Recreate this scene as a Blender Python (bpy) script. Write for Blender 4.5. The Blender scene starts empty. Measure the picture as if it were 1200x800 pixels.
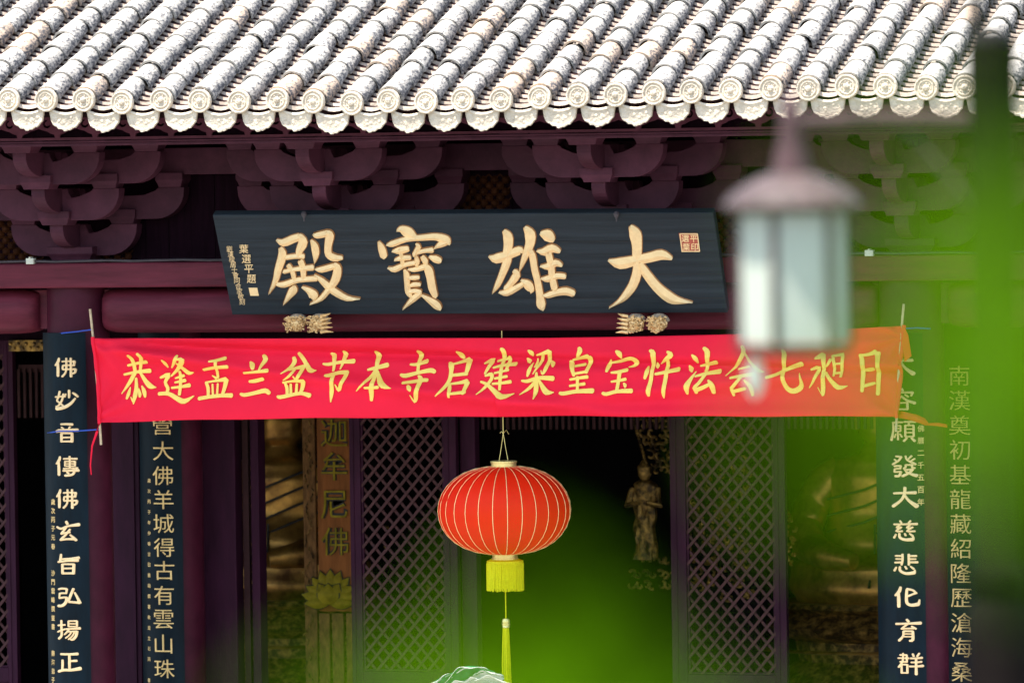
import bpy, bmesh, math, random
from mathutils import Vector, Matrix
random.seed(7)
R = math.radians
sc = bpy.context.scene
C = sc.collection

# ------------------------------------------------------------------ camera
TH, EL, RO, DIST, FPX = R(16.5), R(-1.7), R(0.83), 38.0, 7410.0
T = Vector((0, 0, 3.2))
fwd = Vector((-math.sin(TH) * math.cos(EL), math.cos(TH) * math.cos(EL), math.sin(EL)))
r0 = Vector((math.cos(TH), math.sin(TH), 0))
u0 = r0.cross(fwd)
rgt = r0 * math.cos(RO) - u0 * math.sin(RO)
upv = u0 * math.cos(RO) + r0 * math.sin(RO)
CAM = T - fwd * DIST
cd = bpy.data.cameras.new('camera')
cam = bpy.data.objects.new('camera', cd)
C.objects.link(cam)
m3 = Matrix((rgt, upv, -fwd)).transposed()
cam.matrix_world = Matrix.Translation(CAM) @ m3.to_4x4()
cd.sensor_width = 36
cd.lens = FPX / 1200 * 36
cd.clip_start = 0.3
cd.clip_end = 3000
cd.dof.use_dof = True
cd.dof.focus_distance = 37.8
cd.dof.aperture_fstop = 2.8
sc.camera = cam

# ------------------------------------------------------------------ light
SUN_EL, SUN_AZ = R(70), R(-38)      # azimuth measured from -Y (front) towards -X (left)
sdir = Vector((math.sin(SUN_AZ) * math.cos(SUN_EL), -math.cos(SUN_AZ) * math.cos(SUN_EL), math.sin(SUN_EL)))
w = bpy.data.worlds.new('World')
sc.world = w
w.use_nodes = True
nt = w.node_tree
bg = nt.nodes['Background']
sky = nt.nodes.new('ShaderNodeTexSky')
sky.sky_type = 'NISHITA'
sky.sun_disc = False
sky.sun_elevation = SUN_EL
sky.sun_rotation = math.atan2(sdir.x, sdir.y)
sky.air_density = 1.2
sky.dust_density = 1.5
nt.links.new(sky.outputs[0], bg.inputs[0])
bg.inputs[1].default_value = 0.15
sl = bpy.data.lights.new('sun', 'SUN')
sl.energy = 4.2
sl.angle = R(0.5)
sl.color = (1, .96, .9)
so = bpy.data.objects.new('sun', sl)
C.objects.link(so)
so.rotation_euler = sdir.to_track_quat('Z', 'Y').to_euler()
sc.view_settings.view_transform = 'Standard'
sc.view_settings.look = 'None'
sc.view_settings.exposure = 1.55
sc.render.engine = 'CYCLES'
sc.cycles.use_denoising = True
sc.cycles.max_bounces = 8
sc.cycles.transparent_max_bounces = 8
sc.cycles.sample_clamp_indirect = 6

# ------------------------------------------------------------------ picture <-> place helpers
def ray(px, py):
    return (fwd * FPX + rgt * (px - 600) - upv * (py - 400)).normalized()
def at(px, py, Y):
    d = ray(px, py)
    return CAM + d * ((Y - CAM.y) / d.y)
def at_plane(px, py, p0, n):
    d = ray(px, py)
    return CAM + d * ((p0 - CAM).dot(n) / d.dot(n))
def at_d(px, py, dist):
    return CAM + (fwd + rgt * ((px - 600) / FPX) - upv * ((py - 400) / FPX)) * dist
def proj(p):
    v = p - CAM
    z = v.dot(fwd)
    return 600 + FPX * v.dot(rgt) / z, 400 - FPX * v.dot(upv) / z
def X_(px, Y, py=400): return at(px, py, Y).x
def Z_(py, Y, px=600): return at(px, py, Y).z

# ------------------------------------------------------------------ materials
def mat(name, base, rough=.6, metal=0, var=.25, scale=6, bump=.0, bscale=40, col2=None, thr=None, stretch=None, spec=None, coat=0, transl=0, rnd=0, wear=0, wcol=(.3, .2, .2)):
    m = bpy.data.materials.new(name)
    m.use_nodes = True
    n = m.node_tree
    N, L = n.nodes, n.links
    b = N['Principled BSDF']
    tc = N.new('ShaderNodeTexCoord')
    mp = N.new('ShaderNodeMapping')
    L.new(tc.outputs['Object'], mp.inputs[0])
    if stretch: mp.inputs['Scale'].default_value = stretch
    oi = N.new('ShaderNodeObjectInfo')
    ad = N.new('ShaderNodeVectorMath'); ad.operation = 'ADD'
    sx = N.new('ShaderNodeVectorMath'); sx.operation = 'SCALE'
    sx.inputs['Scale'].default_value = 37.0
    cx = N.new('ShaderNodeCombineXYZ')
    L.new(oi.outputs['Random'], cx.inputs[0]); L.new(oi.outputs['Random'], cx.inputs[1])
    L.new(cx.outputs[0], sx.inputs[0]); L.new(mp.outputs[0], ad.inputs[0]); L.new(sx.outputs[0], ad.inputs[1])
    ns = N.new('ShaderNodeTexNoise'); ns.inputs['Scale'].default_value = scale; ns.inputs['Detail'].default_value = 6
    ns.inputs['Roughness'].default_value = .65
    L.new(ad.outputs[0], ns.inputs['Vector'])
    cr = N.new('ShaderNodeValToRGB')
    c2 = col2 or tuple(min(1, c * (1 + var)) for c in base)
    c1 = base if col2 else tuple(c * (1 - var) for c in base)
    cr.color_ramp.elements[0].color = (*c1, 1); cr.color_ramp.elements[1].color = (*c2, 1)
    a, z = thr or (.3, .7)
    cr.color_ramp.elements[0].position = a; cr.color_ramp.elements[1].position = z
    L.new(ns.outputs['Fac'], cr.inputs[0])
    out = cr.outputs[0]
    if rnd:
        hs = N.new('ShaderNodeHueSaturation')
        mr = N.new('ShaderNodeMapRange'); mr.inputs[3].default_value = 1 - rnd; mr.inputs[4].default_value = 1 + rnd
        L.new(oi.outputs['Random'], mr.inputs[0]); L.new(mr.outputs[0], hs.inputs['Value'])
        L.new(out, hs.inputs['Color']); out = hs.outputs[0]
    if wear:
        n3 = N.new('ShaderNodeTexNoise'); n3.inputs['Scale'].default_value = 11; n3.inputs['Detail'].default_value = 12; n3.inputs['Roughness'].default_value = .8
        m3 = N.new('ShaderNodeMapping'); m3.inputs['Scale'].default_value = (.35, 1, 1.6); L.new(ad.outputs[0], m3.inputs[0]); L.new(m3.outputs[0], n3.inputs['Vector'])
        r3 = N.new('ShaderNodeValToRGB'); r3.color_ramp.elements[0].position = .60; r3.color_ramp.elements[1].position = .74
        r3.color_ramp.elements[0].color = (0, 0, 0, 1); r3.color_ramp.elements[1].color = (wear, wear, wear, 1)
        x3 = N.new('ShaderNodeMixRGB'); x3.inputs[2].default_value = (*wcol, 1); L.new(n3.outputs['Fac'], r3.inputs[0]); L.new(r3.outputs[0], x3.inputs[0]); L.new(out, x3.inputs[1]); out = x3.outputs[0]
    L.new(out, b.inputs['Base Color'])
    b.inputs['Metallic'].default_value = metal
    b.inputs['Roughness'].default_value = rough
    if spec is not None: b.inputs['Specular IOR Level'].default_value = spec
    if coat: b.inputs['Coat Weight'].default_value = coat
    if bump:
        n2 = N.new('ShaderNodeTexNoise'); n2.inputs['Scale'].default_value = bscale; n2.inputs['Detail'].default_value = 5
        L.new(ad.outputs[0], n2.inputs['Vector'])
        bp = N.new('ShaderNodeBump'); bp.inputs['Strength'].default_value = bump; bp.inputs['Distance'].default_value = .01
        L.new(n2.outputs['Fac'], bp.inputs['Height']); L.new(bp.outputs[0], b.inputs['Normal'])
    if transl:
        tr = N.new('ShaderNodeBsdfTranslucent'); mx = N.new('ShaderNodeMixShader')
        L.new(out, tr.inputs['Color']); mx.inputs[0].default_value = transl
        o = N['Material Output']
        L.new(b.outputs[0], mx.inputs[1]); L.new(tr.outputs[0], mx.inputs[2]); L.new(mx.outputs[0], o.inputs['Surface'])
    return m

def tile_mat():
    # pale weathered clay with dark lichen and painted shade on the right: bare cream patches, grey bloom, black specks
    m = mat('weathered_shaded_tile', (.38, .345, .295), .9, 0, .25, 12, .6, 60, rnd=.16)
    N, L = m.node_tree.nodes, m.node_tree.links
    b = N['Principled BSDF']
    src = b.inputs['Base Color'].links[0].from_socket
    ad = [x for x in N if x.type == 'VECT_MATH' and x.operation == 'ADD'][0]
    tc = [x for x in N if x.type == 'TEX_COORD'][0]
    oi = [x for x in N if x.type == 'OBJECT_INFO'][0]
    # some tiles fired pinkish
    pk = N.new('ShaderNodeMixRGB'); pk.blend_type = 'MULTIPLY'; pk.inputs[2].default_value = (1.0, .82, .68, 1)
    gt = N.new('ShaderNodeMath'); gt.operation = 'GREATER_THAN'; gt.inputs[1].default_value = .86
    L.new(oi.outputs['Random'], gt.inputs[0]); L.new(gt.outputs[0], pk.inputs[0]); L.new(src, pk.inputs[1])
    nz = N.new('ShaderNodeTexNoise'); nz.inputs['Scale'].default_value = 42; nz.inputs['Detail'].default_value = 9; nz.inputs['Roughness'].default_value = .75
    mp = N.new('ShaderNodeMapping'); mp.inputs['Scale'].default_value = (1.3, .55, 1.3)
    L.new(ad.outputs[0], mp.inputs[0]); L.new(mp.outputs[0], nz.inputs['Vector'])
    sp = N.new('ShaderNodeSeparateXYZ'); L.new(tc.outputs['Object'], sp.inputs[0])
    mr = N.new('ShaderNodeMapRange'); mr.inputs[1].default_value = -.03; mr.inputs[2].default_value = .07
    mr.inputs[3].default_value = -.11; mr.inputs[4].default_value = .12  # lichen thickened towards the right, painting in the tile's shaded side
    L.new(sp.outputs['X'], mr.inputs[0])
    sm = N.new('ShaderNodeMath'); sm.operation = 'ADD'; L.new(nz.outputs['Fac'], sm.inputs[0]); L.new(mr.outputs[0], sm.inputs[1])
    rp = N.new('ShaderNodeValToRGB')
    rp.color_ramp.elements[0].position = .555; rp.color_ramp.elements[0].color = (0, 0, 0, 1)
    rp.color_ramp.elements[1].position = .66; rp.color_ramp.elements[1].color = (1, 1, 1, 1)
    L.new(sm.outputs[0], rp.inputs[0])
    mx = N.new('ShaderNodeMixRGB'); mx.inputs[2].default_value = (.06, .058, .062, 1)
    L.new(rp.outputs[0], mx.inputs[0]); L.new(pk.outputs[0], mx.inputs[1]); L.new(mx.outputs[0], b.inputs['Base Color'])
    return m

M = {}
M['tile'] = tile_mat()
M['pan'] = mat('pan_tile_shaded', (.022, .010, .010), .95, 0, .5, 25, .4, 60, rnd=.2, spec=.05)  # near-black trough colour paints in the gap shade between lapped tiles
M['panlip'] = mat('pan_tile_lit_edge', (.46, .37, .29), .9, 0, .35, 25, .4, 60, rnd=.25)  # pale lip colour paints in the sunlit tile edge
M['drip'] = mat('eave_tile_clay', (.60, .50, .37), .85, 0, .2, 26, .7, 70, rnd=.08)
M['paint'] = mat('oxblood_paint', (.055, .0070, .017), .5, 0, .3, 5, .15, 30, spec=.14, wear=.3, wcol=(.12, .045, .06))
M['beam'] = mat('oxblood_beam_paint', (.115, .0160, .028), .5, 0, .38, 5, .14, 18, stretch=(.35, 2, 3), spec=.16, wear=.35, wcol=(.20, .07, .075))
M['bracket'] = mat('bracket_paint', (.070, .0200, .034), .6, 0, .28, 7, .2, 40, rnd=.16, spec=.14, wear=.4, wcol=(.14, .065, .085))
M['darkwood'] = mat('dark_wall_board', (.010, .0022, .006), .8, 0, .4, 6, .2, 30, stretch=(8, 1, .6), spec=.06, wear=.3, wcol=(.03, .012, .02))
M['jamb'] = mat('door_frame_paint', (.030, .0055, .017), .6, 0, .3, 5, .15, 30, spec=.12, stretch=(3, 3, .6), wear=.3, wcol=(.06, .02, .035))
M['lattice'] = mat('lattice_paint', (.062, .025, .025), .6, 0, .25, 8, .15, 40, spec=.12)
M['plaque'] = mat('slate_lacquer', (.019, .026, .032), .6, 0, .4, 3, .3, 50, stretch=(.25, 4, 9), spec=.18, wear=.4, wcol=(.05, .058, .07))
M['navy'] = mat('navy_lacquer', (.0022, .0085, .0135), .5, 0, .4, 4, .1, 60, stretch=(3, 3, .6), spec=.12, wear=.25, wcol=(.012, .022, .03))
M['gold'] = mat('gold_leaf', (.95, .66, .33), .5, .15, .10, 22, .3, 60)
M['goldedge'] = mat('gold_edge', (.40, .17, .05), .5, .2, .25, 22)
M['goldthin'] = mat('board_gold', (.80, .55, .22), .4, .3, .15, 22)
M['gilt'] = mat('old_gilding', (.10, .040, .009), .36, .75, .5, 2.5, .15, 14, col2=(.80, .42, .09), thr=(.4, .75))
M['giltdull'] = mat('dull_gilding', (.05, .027, .008), .48, .6, .5, 18, .5, 30, col2=(.55, .32, .07), thr=(.42, .72))
M['liongrey'] = mat('dusty_gilt', (.42, .32, .22), .8, .15, .5, 50, .8, 80)
M['seal'] = mat('seal_red', (.45, .09, .05), .7, 0, .2, 30)
M['red'] = mat('banner_cloth', (.95, .016, .050), .7, 0, .05, 3, .2, 260, transl=.12, spec=.15)
M['ribbon'] = mat('ribbon_cloth', (.85, .06, .02), .6, 0, .1, 6, transl=.3)
M['yellow'] = mat('banner_print', (.93, .66, .12), .6, 0, .06, 14)
M['silk'] = mat('lantern_silk', (.95, .022, .004), .55, 0, .05, 3, .06, 200, transl=.35, spec=.2)
M['brass'] = mat('lantern_brass', (.95, .74, .28), .3, .6, .12, 20)
M['fringe'] = mat('yellow_fringe', (.95, .84, .02), .7, 0, .2, 120, transl=.3, spec=.1)
M['bamboo'] = mat('bamboo_stick', (.62, .45, .27), .6, 0, .3, 30)
M['blue'] = mat('blue_string', (.02, .08, .45), .6, 0, .1, 30)
M['wire'] = mat('cable_sheath', (.05, .04, .045), .6, 0, .3, 20)
M['white'] = mat('white_plastic', (.62, .62, .5), .6, 0, .2, 20)
M['floor'] = mat('hall_floor', (.12, .11, .10), .5, 0, .3, 3, .1, 20)
M['step'] = mat('granite', (.33, .31, .29), .8, 0, .25, 14, .3, 40)
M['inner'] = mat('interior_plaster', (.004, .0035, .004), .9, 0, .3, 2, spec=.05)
M['court'] = mat('courtyard_paving', (.12, .115, .10), .85, 0, .22, 1.3, .3, 12)
M['plank'] = mat('carved_red_wood', (.27, .088, .020), .6, 0, .35, 5, .25, 30, stretch=(3, 3, .4), spec=.12)
M['plankd'] = mat('carved_worn_wood', (.19, .088, .028), .7, 0, .6, 30, .8, 40, stretch=(1, 1, .4), spec=.12)
M['ink'] = mat('ink_black', (.015, .012, .01), .6, 0, .2, 10)
M['lotus'] = mat('lotus_gilt', (.26, .185, .012), .6, .0, .4, 12, .2, 30, spec=.1)
M['lamp'] = mat('lamp_iron', (.055, .026, .031), .6, 0, .3, 12, .1, 40, spec=.15)
M['post'] = mat('post_paint', (.006, .0045, .004), .8, 0, .4, 10, .1, 40, spec=.02)
M['lampdark'] = mat('post_iron', (.010, .008, .008), .6, 0, .3, 8, .1, 40, spec=.1)
M['lampcap'] = mat('lamp_cap_paint', (.080, .052, .050), .6, 0, .7, 34, .4, 40, spec=.25)
M['leaf'] = mat('fresh_leaf', (.060, .17, .0003), .8, 0, .25, 8, col2=(.11, .25, .0003), transl=.5, spec=.02)
M['bark'] = mat('bark', (.05, .038, .022), .9, 0, .4, 18, .6, 30, spec=.05)
M['twig'] = mat('green_twig', (.03, .05, .003), .8, 0, .3, 18, spec=.05)
M['lettuce'] = mat('waxy_green_leaf', (.008, .12, .04), .4, 0, .3, 20, col2=(.03, .26, .12), transl=.2)
M['petal'] = mat('white_petal', (.85, .80, .80), .6, 0, .06, 20, transl=.3)
M['vase'] = mat('porcelain', (.5, .5, .55), .2, 0, .1, 10)

def glass_mat():
    m = bpy.data.materials.new('frosted_lamp_glass'); m.use_nodes = True
    N, L = m.node_tree.nodes, m.node_tree.links
    b = N['Principled BSDF']
    b.inputs['Base Color'].default_value = (.80, .80, .70, 1); b.inputs['Roughness'].default_value = .35
    tr = N.new('ShaderNodeBsdfTranslucent'); tr.inputs[0].default_value = (.66, .72, .62, 1)
    tp = N.new('ShaderNodeBsdfTransparent'); tp.inputs[0].default_value = (.9, 1, .95, 1)
    m1 = N.new('ShaderNodeMixShader'); m1.inputs[0].default_value = .5
    m2 = N.new('ShaderNodeMixShader'); m2.inputs[0].default_value = .22
    L.new(b.outputs[0], m1.inputs[1]); L.new(tr.outputs[0], m1.inputs[2])
    L.new(m1.outputs[0], m2.inputs[1]); L.new(tp.outputs[0], m2.inputs[2])
    L.new(m2.outputs[0], N['Material Output'].inputs['Surface'])
    return m
M['glass'] = glass_mat()

# ------------------------------------------------------------------ mesh helpers
class MB:
    def __init__(s): s.v, s.f, s.m = [], [], []
    def add(s, vs, fs, mi=0):
        o = len(s.v); s.v += [Vector(v) for v in vs]
        for f in fs: s.f.append(tuple(i + o for i in f)); s.m.append(mi)
        return s
    def box(s, x0, x1, y0, y1, z0, z1, mi=0):
        vs = [(x, y, z) for x in (x0, x1) for y in (y0, y1) for z in (z0, z1)]
        return s.add(vs, [(0, 1, 3, 2), (4, 6, 7, 5), (0, 4, 5, 1), (2, 3, 7, 6), (0, 2, 6, 4), (1, 5, 7, 3)], mi)
    def bar(s, p, q, a, b, n=(0, -1, 0), mi=0):
        # rectangular bar p->q, width a in the plane, depth b along n
        p, q, n = Vector(p), Vector(q), Vector(n)
        d = (q - p).normalized(); t = d.cross(n).normalized() * a / 2; k = n.normalized() * b / 2
        vs = [e + i * t + j * k for e in (p, q) for i in (-1, 1) for j in (-1, 1)]
        return s.add(vs, [(0, 1, 3, 2), (4, 6, 7, 5), (0, 4, 5, 1), (2, 3, 7, 6), (0, 2, 6, 4), (1, 5, 7, 3)], mi)
    def prism(s, poly, lo, hi, axis='y', mi=0):
        # poly 2-D (a,b) -> extruded; axis y: (a,.,b)  axis x: (.,a,b)  axis z: (a,b,.)
        def P(a, b, c): return {'y': (a, c, b), 'x': (c, a, b), 'z': (a, b, c)}[axis]
        n = len(poly)
        vs = [P(a, b, lo) for a, b in poly] + [P(a, b, hi) for a, b in poly]
        fs = [tuple(range(n)), tuple(range(2 * n - 1, n - 1, -1))] + [(i, i + n, (i + 1) % n + n, (i + 1) % n) for i in range(n)]
        return s.add(vs, fs, mi)
    def tube(s, pts, rad, n=8, mi=0, cap=True):
        pts = [Vector(p) for p in pts]
        if not isinstance(rad, (list, tuple)): rad = [rad] * len(pts)
        o = len(s.v); ref = Vector((.3, .2, 1)).normalized()
        for i, p in enumerate(pts):
            d = (pts[min(i + 1, len(pts) - 1)] - pts[max(i - 1, 0)]).normalized()
            a = d.cross(ref)
            if a.length < .1: a = d.cross(Vector((1, 0, 0)))
            a.normalize(); b = d.cross(a)
            for k in range(n):
                t = 2 * math.pi * k / n
                s.v.append(p + (a * math.cos(t) + b * math.sin(t)) * rad[i])
        for i in range(len(pts) - 1):
            for k in range(n):
                s.f.append((o + i * n + k, o + i * n + (k + 1) % n, o + (i + 1) * n + (k + 1) % n, o + (i + 1) * n + k)); s.m.append(mi)
        if cap:
            s.f.append(tuple(o + k for k in range(n))[::-1]); s.m.append(mi)
            s.f.append(tuple(o + (len(pts) - 1) * n + k for k in range(n))); s.m.append(mi)
        return s
    def lathe(s, prof, c=(0, 0, 0), n=24, axis='z', mi=0, sx=1, sy=1, fn=None):
        # prof: [(r, h)...]
        o = len(s.v); c = Vector(c)
        for r, h in prof:
            for k in range(n):
                t = 2 * math.pi * k / n
                rr = r * (fn(t, h) if fn else 1)
                a, b = rr * math.cos(t) * sx, rr * math.sin(t) * sy
                s.v.append(c + Vector({'z': (a, b, h), 'y': (a, h, b), 'x': (h, a, b)}[axis]))
        for i in range(len(prof) - 1):
            for k in range(n):
                s.f.append((o + i * n + k, o + i * n + (k + 1) % n, o + (i + 1) * n + (k + 1) % n, o + (i + 1) * n + k)); s.m.append(mi)
        for e, rv in ((0, True), (len(prof) - 1, False)):
            if prof[e][0] > 1e-5:
                f = tuple(o + e * n + k for k in range(n)); s.f.append(f[::-1] if rv else f); s.m.append(mi)
        return s
    def mesh(s, name, mats, smooth=False, fix=True):
        me = bpy.data.meshes.new(name)
        me.from_pydata([tuple(v) for v in s.v], [], s.f)
        for m in (mats if isinstance(mats, (list, tuple)) else [mats]): me.materials.append(M[m] if isinstance(m, str) else m)
        me.polygons.foreach_set('material_index', s.m)
        if fix:
            bm = bmesh.new(); bm.from_mesh(me)
            bmesh.ops.recalc_face_normals(bm, faces=bm.faces)
            bm.to_mesh(me); bm.free()
        if smooth:
            me.polygons.foreach_set('use_smooth', [True] * len(me.polygons))
            try: me.set_sharp_from_angle(angle=R(40))
            except Exception: pass
        me.update()
        return me
    def build(s, name, mats, parent=None, smooth=False, **kw):
        return link(name, s.mesh(name, mats, smooth), parent, **kw)

def wpos(o):
    p = Vector((0, 0, 0))
    while o is not None: p = p + o.location; o = o.parent
    return p
def link(name, me, parent=None, loc=None, kind=None, label=None, bevel=0):
    o = bpy.data.objects.new(name, me); C.objects.link(o)
    l = Vector(loc) if loc is not None else Vector((0, 0, 0))
    if parent is not None: o.parent = parent; l = l - wpos(parent)
    o.location = l
    if kind: o['kind'] = kind
    if label: o['label'] = label
    if bevel:
        b = o.modifiers.new('bevel', 'BEVEL'); b.width = bevel; b.segments = 2; b.limit_method = 'ANGLE'
    return o
def thing(name, label, cat, loc=(0, 0, 0), group=None):
    o = bpy.data.objects.new(name, None); C.objects.link(o); o.location = loc
    o.empty_display_size = .1
    o['label'] = label; o['category'] = cat
    if group: o['group'] = group
    return o
def copy_tree(o, parent, off):
    c = o.copy(); C.objects.link(c)
    if parent is not None: c.parent = parent
    c.location = o.location + Vector(off)
    for ch in list(o.children): copy_tree(ch, c, (0, 0, 0))
    return c

def catmull(P, k=3):
    if len(P) < 3: return P
    out = []
    Q = [P[0]] + P + [P[-1]]
    for i in range(1, len(Q) - 2):
        a, b, c, d = Q[i - 1], Q[i], Q[i + 1], Q[i + 2]
        for j in range(k):
            t = j / k
            out.append(tuple(.5 * (2 * b[x] + (c[x] - a[x]) * t + (2 * a[x] - 5 * b[x] + 4 * c[x] - d[x]) * t * t + (3 * b[x] - a[x] - 3 * c[x] + d[x]) * t ** 3) for x in range(3)))
    out.append(P[-1]); return out
def strokes(txt):
    return [[tuple(float(q) for q in p.split(',')) for p in s.split()] for s in txt.strip().split(';') if s.strip()]

def brush(txt, place, h, ridge, edge=0.0, wscale=1.0, eps=.0004, zb=-.001):
    """brush strokes (x,y,width) -> ridged solid strokes. place(x,y,depth) gives a 3-D point."""
    mb = MB()
    for si, P in enumerate(strokes(txt)):
        P = catmull(P)
        Q = []
        for i, (x, y, w_) in enumerate(P):
            a, b = P[max(i - 1, 0)], P[min(i + 1, len(P) - 1)]
            dx, dy = b[0] - a[0], b[1] - a[1]; l = math.hypot(dx, dy) or 1
            Q.append((x, y, max(w_, 2) * wscale, dx / l, dy / l))
        # rounded ends
        x, y, w_, dx, dy = Q[0]; Q.insert(0, (x - dx * w_ * .28, y - dy * w_ * .28, w_ * .5, dx, dy))
        x, y, w_, dx, dy = Q[-1]; Q.append((x + dx * w_ * .28, y + dy * w_ * .28, w_ * .5, dx, dy))
        n = len(Q); o = len(mb.v); e = eps * si
        for (x, y, w_, dx, dy) in Q:
            nx, ny = -dy, dx
            for k, d in ((-.5, h), (0, h + ridge), (.5, h)):
                mb.v.append(place(x + nx * w_ * k, y + ny * w_ * k, d + e))
            for k in (-.5, .5):
                g = k * (w_ + edge * 2) if edge else k * w_
                mb.v.append(place(x + nx * g, y + ny * g, zb + e * .3))
        for i in range(n - 1):
            a, b = o + i * 5, o + i * 5 + 5
            for (p, q, mi) in ((0, 1, 0), (1, 2, 0), (3, 0, 1), (2, 4, 1)):
                mb.f.append((a + p, a + q, b + q, b + p)); mb.m.append(mi if edge else 0)
        for a in (o, o + (n - 1) * 5):
            mb.f.append((a + 3, a, a + 1, a + 2, a + 4)); mb.m.append(1 if edge else 0)
    return mb

_fc = {}
def glyph(ch, offset=0.0, ext=.06, bev=.0):
    """font outline of one character as (verts, faces), about 1 unit high, centred"""
    key = (ch, offset, ext, bev)
    if key in _fc: return _fc[key]
    cu = bpy.data.curves.new('glyph', 'FONT'); cu.body = ch; cu.size = 1; cu.offset = offset
    cu.extrude = ext; cu.bevel_depth = bev; cu.bevel_resolution = 0; cu.resolution_u = 3; cu.align_x = 'LEFT'
    ob = bpy.data.objects.new('glyph', cu); C.objects.link(ob)
    dg = bpy.context.evaluated_depsgraph_get()
    me = bpy.data.meshes.new_from_object(ob.evaluated_get(dg))
    vs = [v.co.copy() for v in me.vertices]; fs = [tuple(p.vertices) for p in me.polygons]
    bm = bmesh.new(); bm.from_mesh(me); bmesh.ops.triangulate(bm, faces=bm.faces)
    for _ in range(2):
        es = [e for e in bm.edges if abs(e.verts[0].co.x - e.verts[1].co.x) > .16]
        if es: bmesh.ops.subdivide_edges(bm, edges=es, cuts=1); bmesh.ops.triangulate(bm, faces=bm.faces)
    bm.verts.index_update()
    vs = [v.co.copy() for v in bm.verts]; fs = [tuple(v.index for v in f.verts) for f in bm.faces]; bm.free()
    bpy.data.objects.remove(ob); bpy.data.curves.remove(cu); bpy.data.meshes.remove(me)
    if vs:
        x0, x1 = min(v.x for v in vs), max(v.x for v in vs); y0, y1 = min(v.y for v in vs), max(v.y for v in vs)
        cx, cy = (x0 + x1) / 2, (y0 + y1) / 2; s = 1 / max(x1 - x0, y1 - y0, .5)
        vs = [Vector(((v.x - cx) * s, (v.y - cy) * s, v.z)) for v in vs]
    _fc[key] = (vs, fs)
    return _fc[key]

def holes_mesh(name, outer, holes, depth, y0, mats, parent, kind=None):
    """flat board in the XZ plane with cut-outs, extruded along Y"""
    cu = bpy.data.curves.new(name, 'CURVE'); cu.dimensions = '2D'; cu.fill_mode = 'BOTH'; cu.extrude = depth / 2
    for poly in [outer] + holes:
        sp = cu.splines.new('POLY'); sp.points.add(len(poly) - 1)
        for i, (a, b) in enumerate(poly): sp.points[i].co = (a, b, 0, 1)
        sp.use_cyclic_u = True
    ob = bpy.data.objects.new('tmp', cu); C.objects.link(ob)
    me = bpy.data.meshes.new_from_object(ob.evaluated_get(bpy.context.evaluated_depsgraph_get()))
    bpy.data.objects.remove(ob)
    mb = MB(); mb.add([(v.co.x, y0 + v.co.z, v.co.y) for v in me.vertices], [tuple(p.vertices) for p in me.polygons])
    return mb.build(name, mats, parent, kind=kind)
#--PART2--
# ================================================================== ground
gb = MB(); gb.box(-1500, 1500, -1500, 1500, -.7, -.45)
link('courtyard_ground', gb.mesh('courtyard_ground', 'court'), kind='structure')

# ================================================================== the hall
HALL = thing('temple_hall', 'oxblood red temple hall with a weathered grey tiled roof and bracketed eaves', 'temple', (0, 0, 0))
SL = R(19.5)
U = Vector((0, math.cos(SL), math.sin(SL))); NN = Vector((0, -math.sin(SL), math.cos(SL)))
YE = -1.5
disc_px = [(11, 117), (55, 117), (99, 117), (144, 120), (190, 117), (235, 118), (281, 119), (326, 117), (368, 119), (413, 121),
           (456, 118), (500, 119), (543, 117), (588, 117), (633, 114), (678, 112), (722, 111), (767, 109), (811, 107), (857, 106),
           (904, 104), (948, 104), (993, 101), (1038, 101), (1086, 103), (1131, 102), (1177, 101), (1222, 100)]
disc_px = [(11 - 45 * i, 117 + .2 * i) for i in range(4, 0, -1)] + disc_px
rows = []
for px, py in disc_px:
    p = at(px, py, YE); rows.append((p.x, p.z))
DX = .246
lft = [(rows[0][0] - DX * i, rows[0][1] + .004 * i) for i in range(10, 0, -1)]
rgt_rows = [(rows[-1][0] + DX * i, rows[-1][1] + .004 * i) for i in range(1, 11)]
allrows = lft + rows + rgt_rows
first, last = len(lft), len(lft) + len(rows) - 1
Y0R = YE + .03
RL = 7.2
def rp(x, z, u, n):            # point on the roof: x, eave height, distance up the slope, height off the deck
    p = Vector((x, YE, z)) + U * u + NN * n
    return p
deck = MB()
vs = []
for x, z in allrows:
    for u in (.04, RL):
        for n in (-.125, -.055): vs.append(rp(x, z, u, n))
fs = []
for i in range(len(allrows) - 1):
    a, b = i * 4, i * 4 + 4
    fs += [(a + 1, a + 3, b + 3, b + 1), (a, b, b + 2, a + 2), (a, a + 1, b + 1, b), (a + 2, b + 2, b + 3, a + 3)]
e = (len(allrows) - 1) * 4
fs += [(0, 2, 3, 1), (e, e + 1, e + 3, e + 2)]
deck.add(vs, fs)
roof = deck.build('roof', 'pan', HALL)
# back slope of the roof
bk = MB(); xa, xb = allrows[0][0], allrows[-1][0]
top = rp(xa, rows[0][1], RL, 0)
bk.prism([(top.y, top.z + .02), (top.y + 6.5, top.z - 3.0), (top.y + 6.5, top.z - 3.12), (top.y, top.z - .12)], xa, xb, 'x')
bk.build('back_slope', 'pan', roof)
rg = MB(); rg.box(xa - .1, xb + .1, top.y - .14, top.y + .14, top.z - .05, top.z + .42); rg.box(xa - .15, xb + .15, top.y - .19, top.y + .19, top.z + .42, top.z + .5)
rg.build('ridge', 'tile', roof)

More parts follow.
